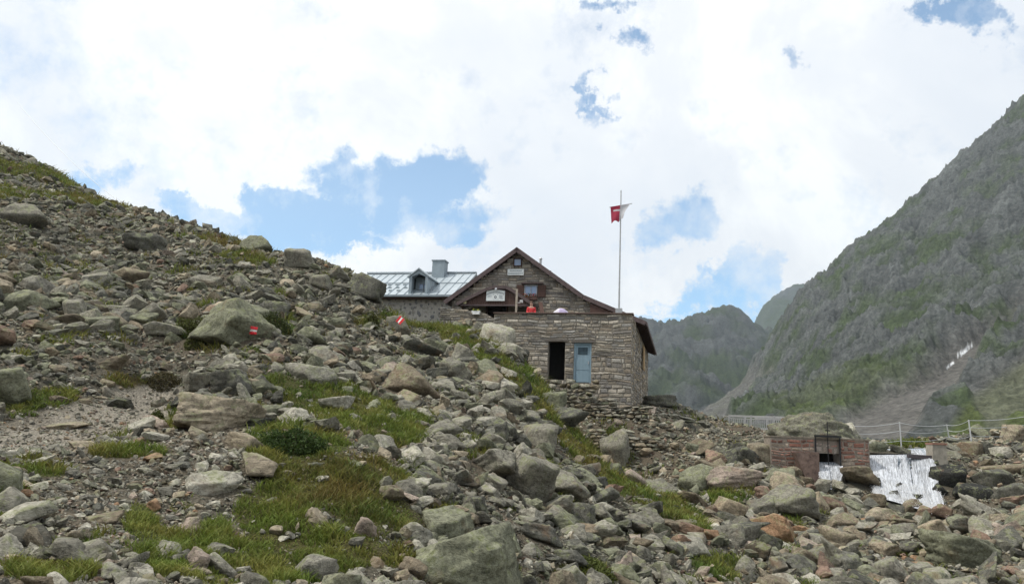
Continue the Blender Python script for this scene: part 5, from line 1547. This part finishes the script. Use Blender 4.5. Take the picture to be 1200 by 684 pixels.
# ------------------------------------------------------------------ haze
def haze():
    m = bpy.data.materials.new('haze'); m.use_nodes = True; t = m.node_tree; t.nodes.clear()
    out = t.nodes.new('ShaderNodeOutputMaterial'); v = t.nodes.new('ShaderNodeVolumePrincipled')
    v.inputs['Color'].default_value = (.72, .86, 1, 1); v.inputs['Density'].default_value = .00013; v.inputs['Anisotropy'].default_value = .2
    t.links.new(v.outputs[0], out.inputs['Volume'])
    b = MB(); b.box(-4300, 4300, -4300, 4300, -60, 1300); b.build('haze', m, None, kind='stuff', label='thin bluish mountain air', cat='haze')
USE_HAZE = True
if USE_HAZE: haze()

# ------------------------------------------------------------------ light and sky
SUN_EL, SUN_AZ = math.radians(56), math.radians(-102)     # azimuth from +y towards +x
sd = bpy.data.lights.new('sun', 'SUN'); sd.energy = 2.8; sd.angle = math.radians(5); sd.color = (1, .95, .86)
so = bpy.data.objects.new('sun', sd); COL.objects.link(so)
sdir = Vector((math.sin(SUN_AZ) * math.cos(SUN_EL), math.cos(SUN_AZ) * math.cos(SUN_EL), math.sin(SUN_EL)))
so.rotation_euler = sdir.to_track_quat('Z', 'Y').to_euler(); so.location = (0, 0, 50)
wd = bpy.data.worlds.new('World'); SC.world = wd; wd.use_nodes = True
t = wd.node_tree; t.nodes.clear()
class WT(NT):
    def __init__(s, tree): s.t = tree
w = WT(t)
out = w.n('ShaderNodeOutputWorld'); tc = w.n('ShaderNodeTexCoord'); V3 = tc.outputs['Generated']
sky = w.n('ShaderNodeTexSky', sky_type='NISHITA'); sky.sun_disc = False; sky.sun_elevation = SUN_EL; sky.sun_rotation = SUN_AZ
sky.air_density = 1.0; sky.dust_density = .6; sky.altitude = 2300; sky.ozone_density = .45
bg1 = w.n('ShaderNodeBackground'); w.l(w.mix(1, sky.outputs[0], (.80, 1.12, 1.16), 'MULTIPLY'), bg1.inputs[0]); bg1.inputs[1].default_value = .15
sp = w.n('ShaderNodeSeparateXYZ'); w.l(V3, sp.inputs[0])
yy = w.math('MAXIMUM', sp.outputs[1], .05)
nz = w.n('ShaderNodeTexNoise'); nz.inputs['Scale'].default_value = 5.5; nz.inputs['Detail'].default_value = 10; nz.inputs['Roughness'].default_value = .68
w.l(V3, nz.inputs['Vector'])
off = w.n('ShaderNodeVectorMath', operation='SUBTRACT'); w.l(nz.outputs['Color'], off.inputs[0]); off.inputs[1].default_value = (.5, .5, .5)
so2 = w.n('ShaderNodeSeparateXYZ'); w.l(off.outputs[0], so2.inputs[0])
uu_ = w.math('ADD', w.math('DIVIDE', sp.outputs[0], yy), w.math('MULTIPLY', so2.outputs[0], .38))
vv_ = w.math('ADD', w.math('DIVIDE', sp.outputs[2], yy), w.math('MULTIPLY', so2.outputs[1], .26))
# openings in the cloud: px,py,rx,ry, strength
OPEN = [(330,262,130,20,1.0),(225,250,50,12,.9),(450,235,60,34,1.1),(500,205,48,30,1.1),(500,255,60,18,.8),(90,205,26,14,.6),(860,310,32,36,1.0),(835,345,30,20,.8),(778,240,32,24,.72),
        (705,112,10,20,.62),(745,45,18,12,.55),(940,60,16,14,.62),(1130,18,36,22,1.1),(800,378,60,12,1.0),(715,5,14,8,.5),(400,290,60,12,.8)]
acc = None
for (px_, py_, rx_, ry_, st_) in OPEN:
    c = ray(px_, py_); u0, v0 = c[0], c[2]
    a = w.math('MULTIPLY', w.math('SUBTRACT', uu_, float(u0)), float(FPX / rx_ / 1.02)); b = w.math('MULTIPLY', w.math('SUBTRACT', vv_, float(v0)), float(FPX / ry_ / 1.05))
    e = w.math('MULTIPLY', w.math('SUBTRACT', 1.0, w.math('MULTIPLY', w.math('ADD', w.math('MULTIPLY', a, a), w.math('MULTIPLY', b, b)), .42)), st_ * 1.7, True)
    acc = e if acc is None else w.math('MAXIMUM', acc, e)
front = w.math('GREATER_THAN', sp.outputs[1], .05)
nb = w.noise(V3, 2.2, 6, .6)
backo = w.math('MULTIPLY', w.ramp(nb, [(.56, 0.0), (.66, .8)]), w.math('SUBTRACT', 1, front))
fine_ = w.noise(V3, 9, 9, .66)
opening = w.math('ADD', w.math('MULTIPLY', w.math('MULTIPLY', acc, front), 1.0), backo)
mask = w.ramp(w.math('SUBTRACT', opening, w.math('MULTIPLY', w.math('SUBTRACT', fine_, .46), 3.4)), [(.0, 0.0), (.3, .2), (.75, .65), (1.25, .95)])
cn = w.noise(V3, 2.6, 7, .6, .3)
ccol = w.ramp(cn, [(.36, (.84, .87, .92)), (.47, (.92, .935, .96)), (.55, (1.1, 1.1, 1.08))])
bg2 = w.n('ShaderNodeBackground'); w.l(ccol, bg2.inputs[0]); bg2.inputs[1].default_value = .88
mx = w.n('ShaderNodeMixShader'); w.l(mask, mx.inputs[0]); w.l(bg2.outputs[0], mx.inputs[1]); w.l(bg1.outputs[0], mx.inputs[2]); w.l(mx.outputs[0], out.inputs[0])

SC.view_settings.view_transform = 'Standard'; SC.view_settings.look = 'None'; SC.view_settings.exposure = .4; SC.view_settings.gamma = 1
SC.render.engine = 'CYCLES'
SC.cycles.volume_bounces = 0; SC.cycles.max_bounces = 5; SC.cycles.diffuse_bounces = 3
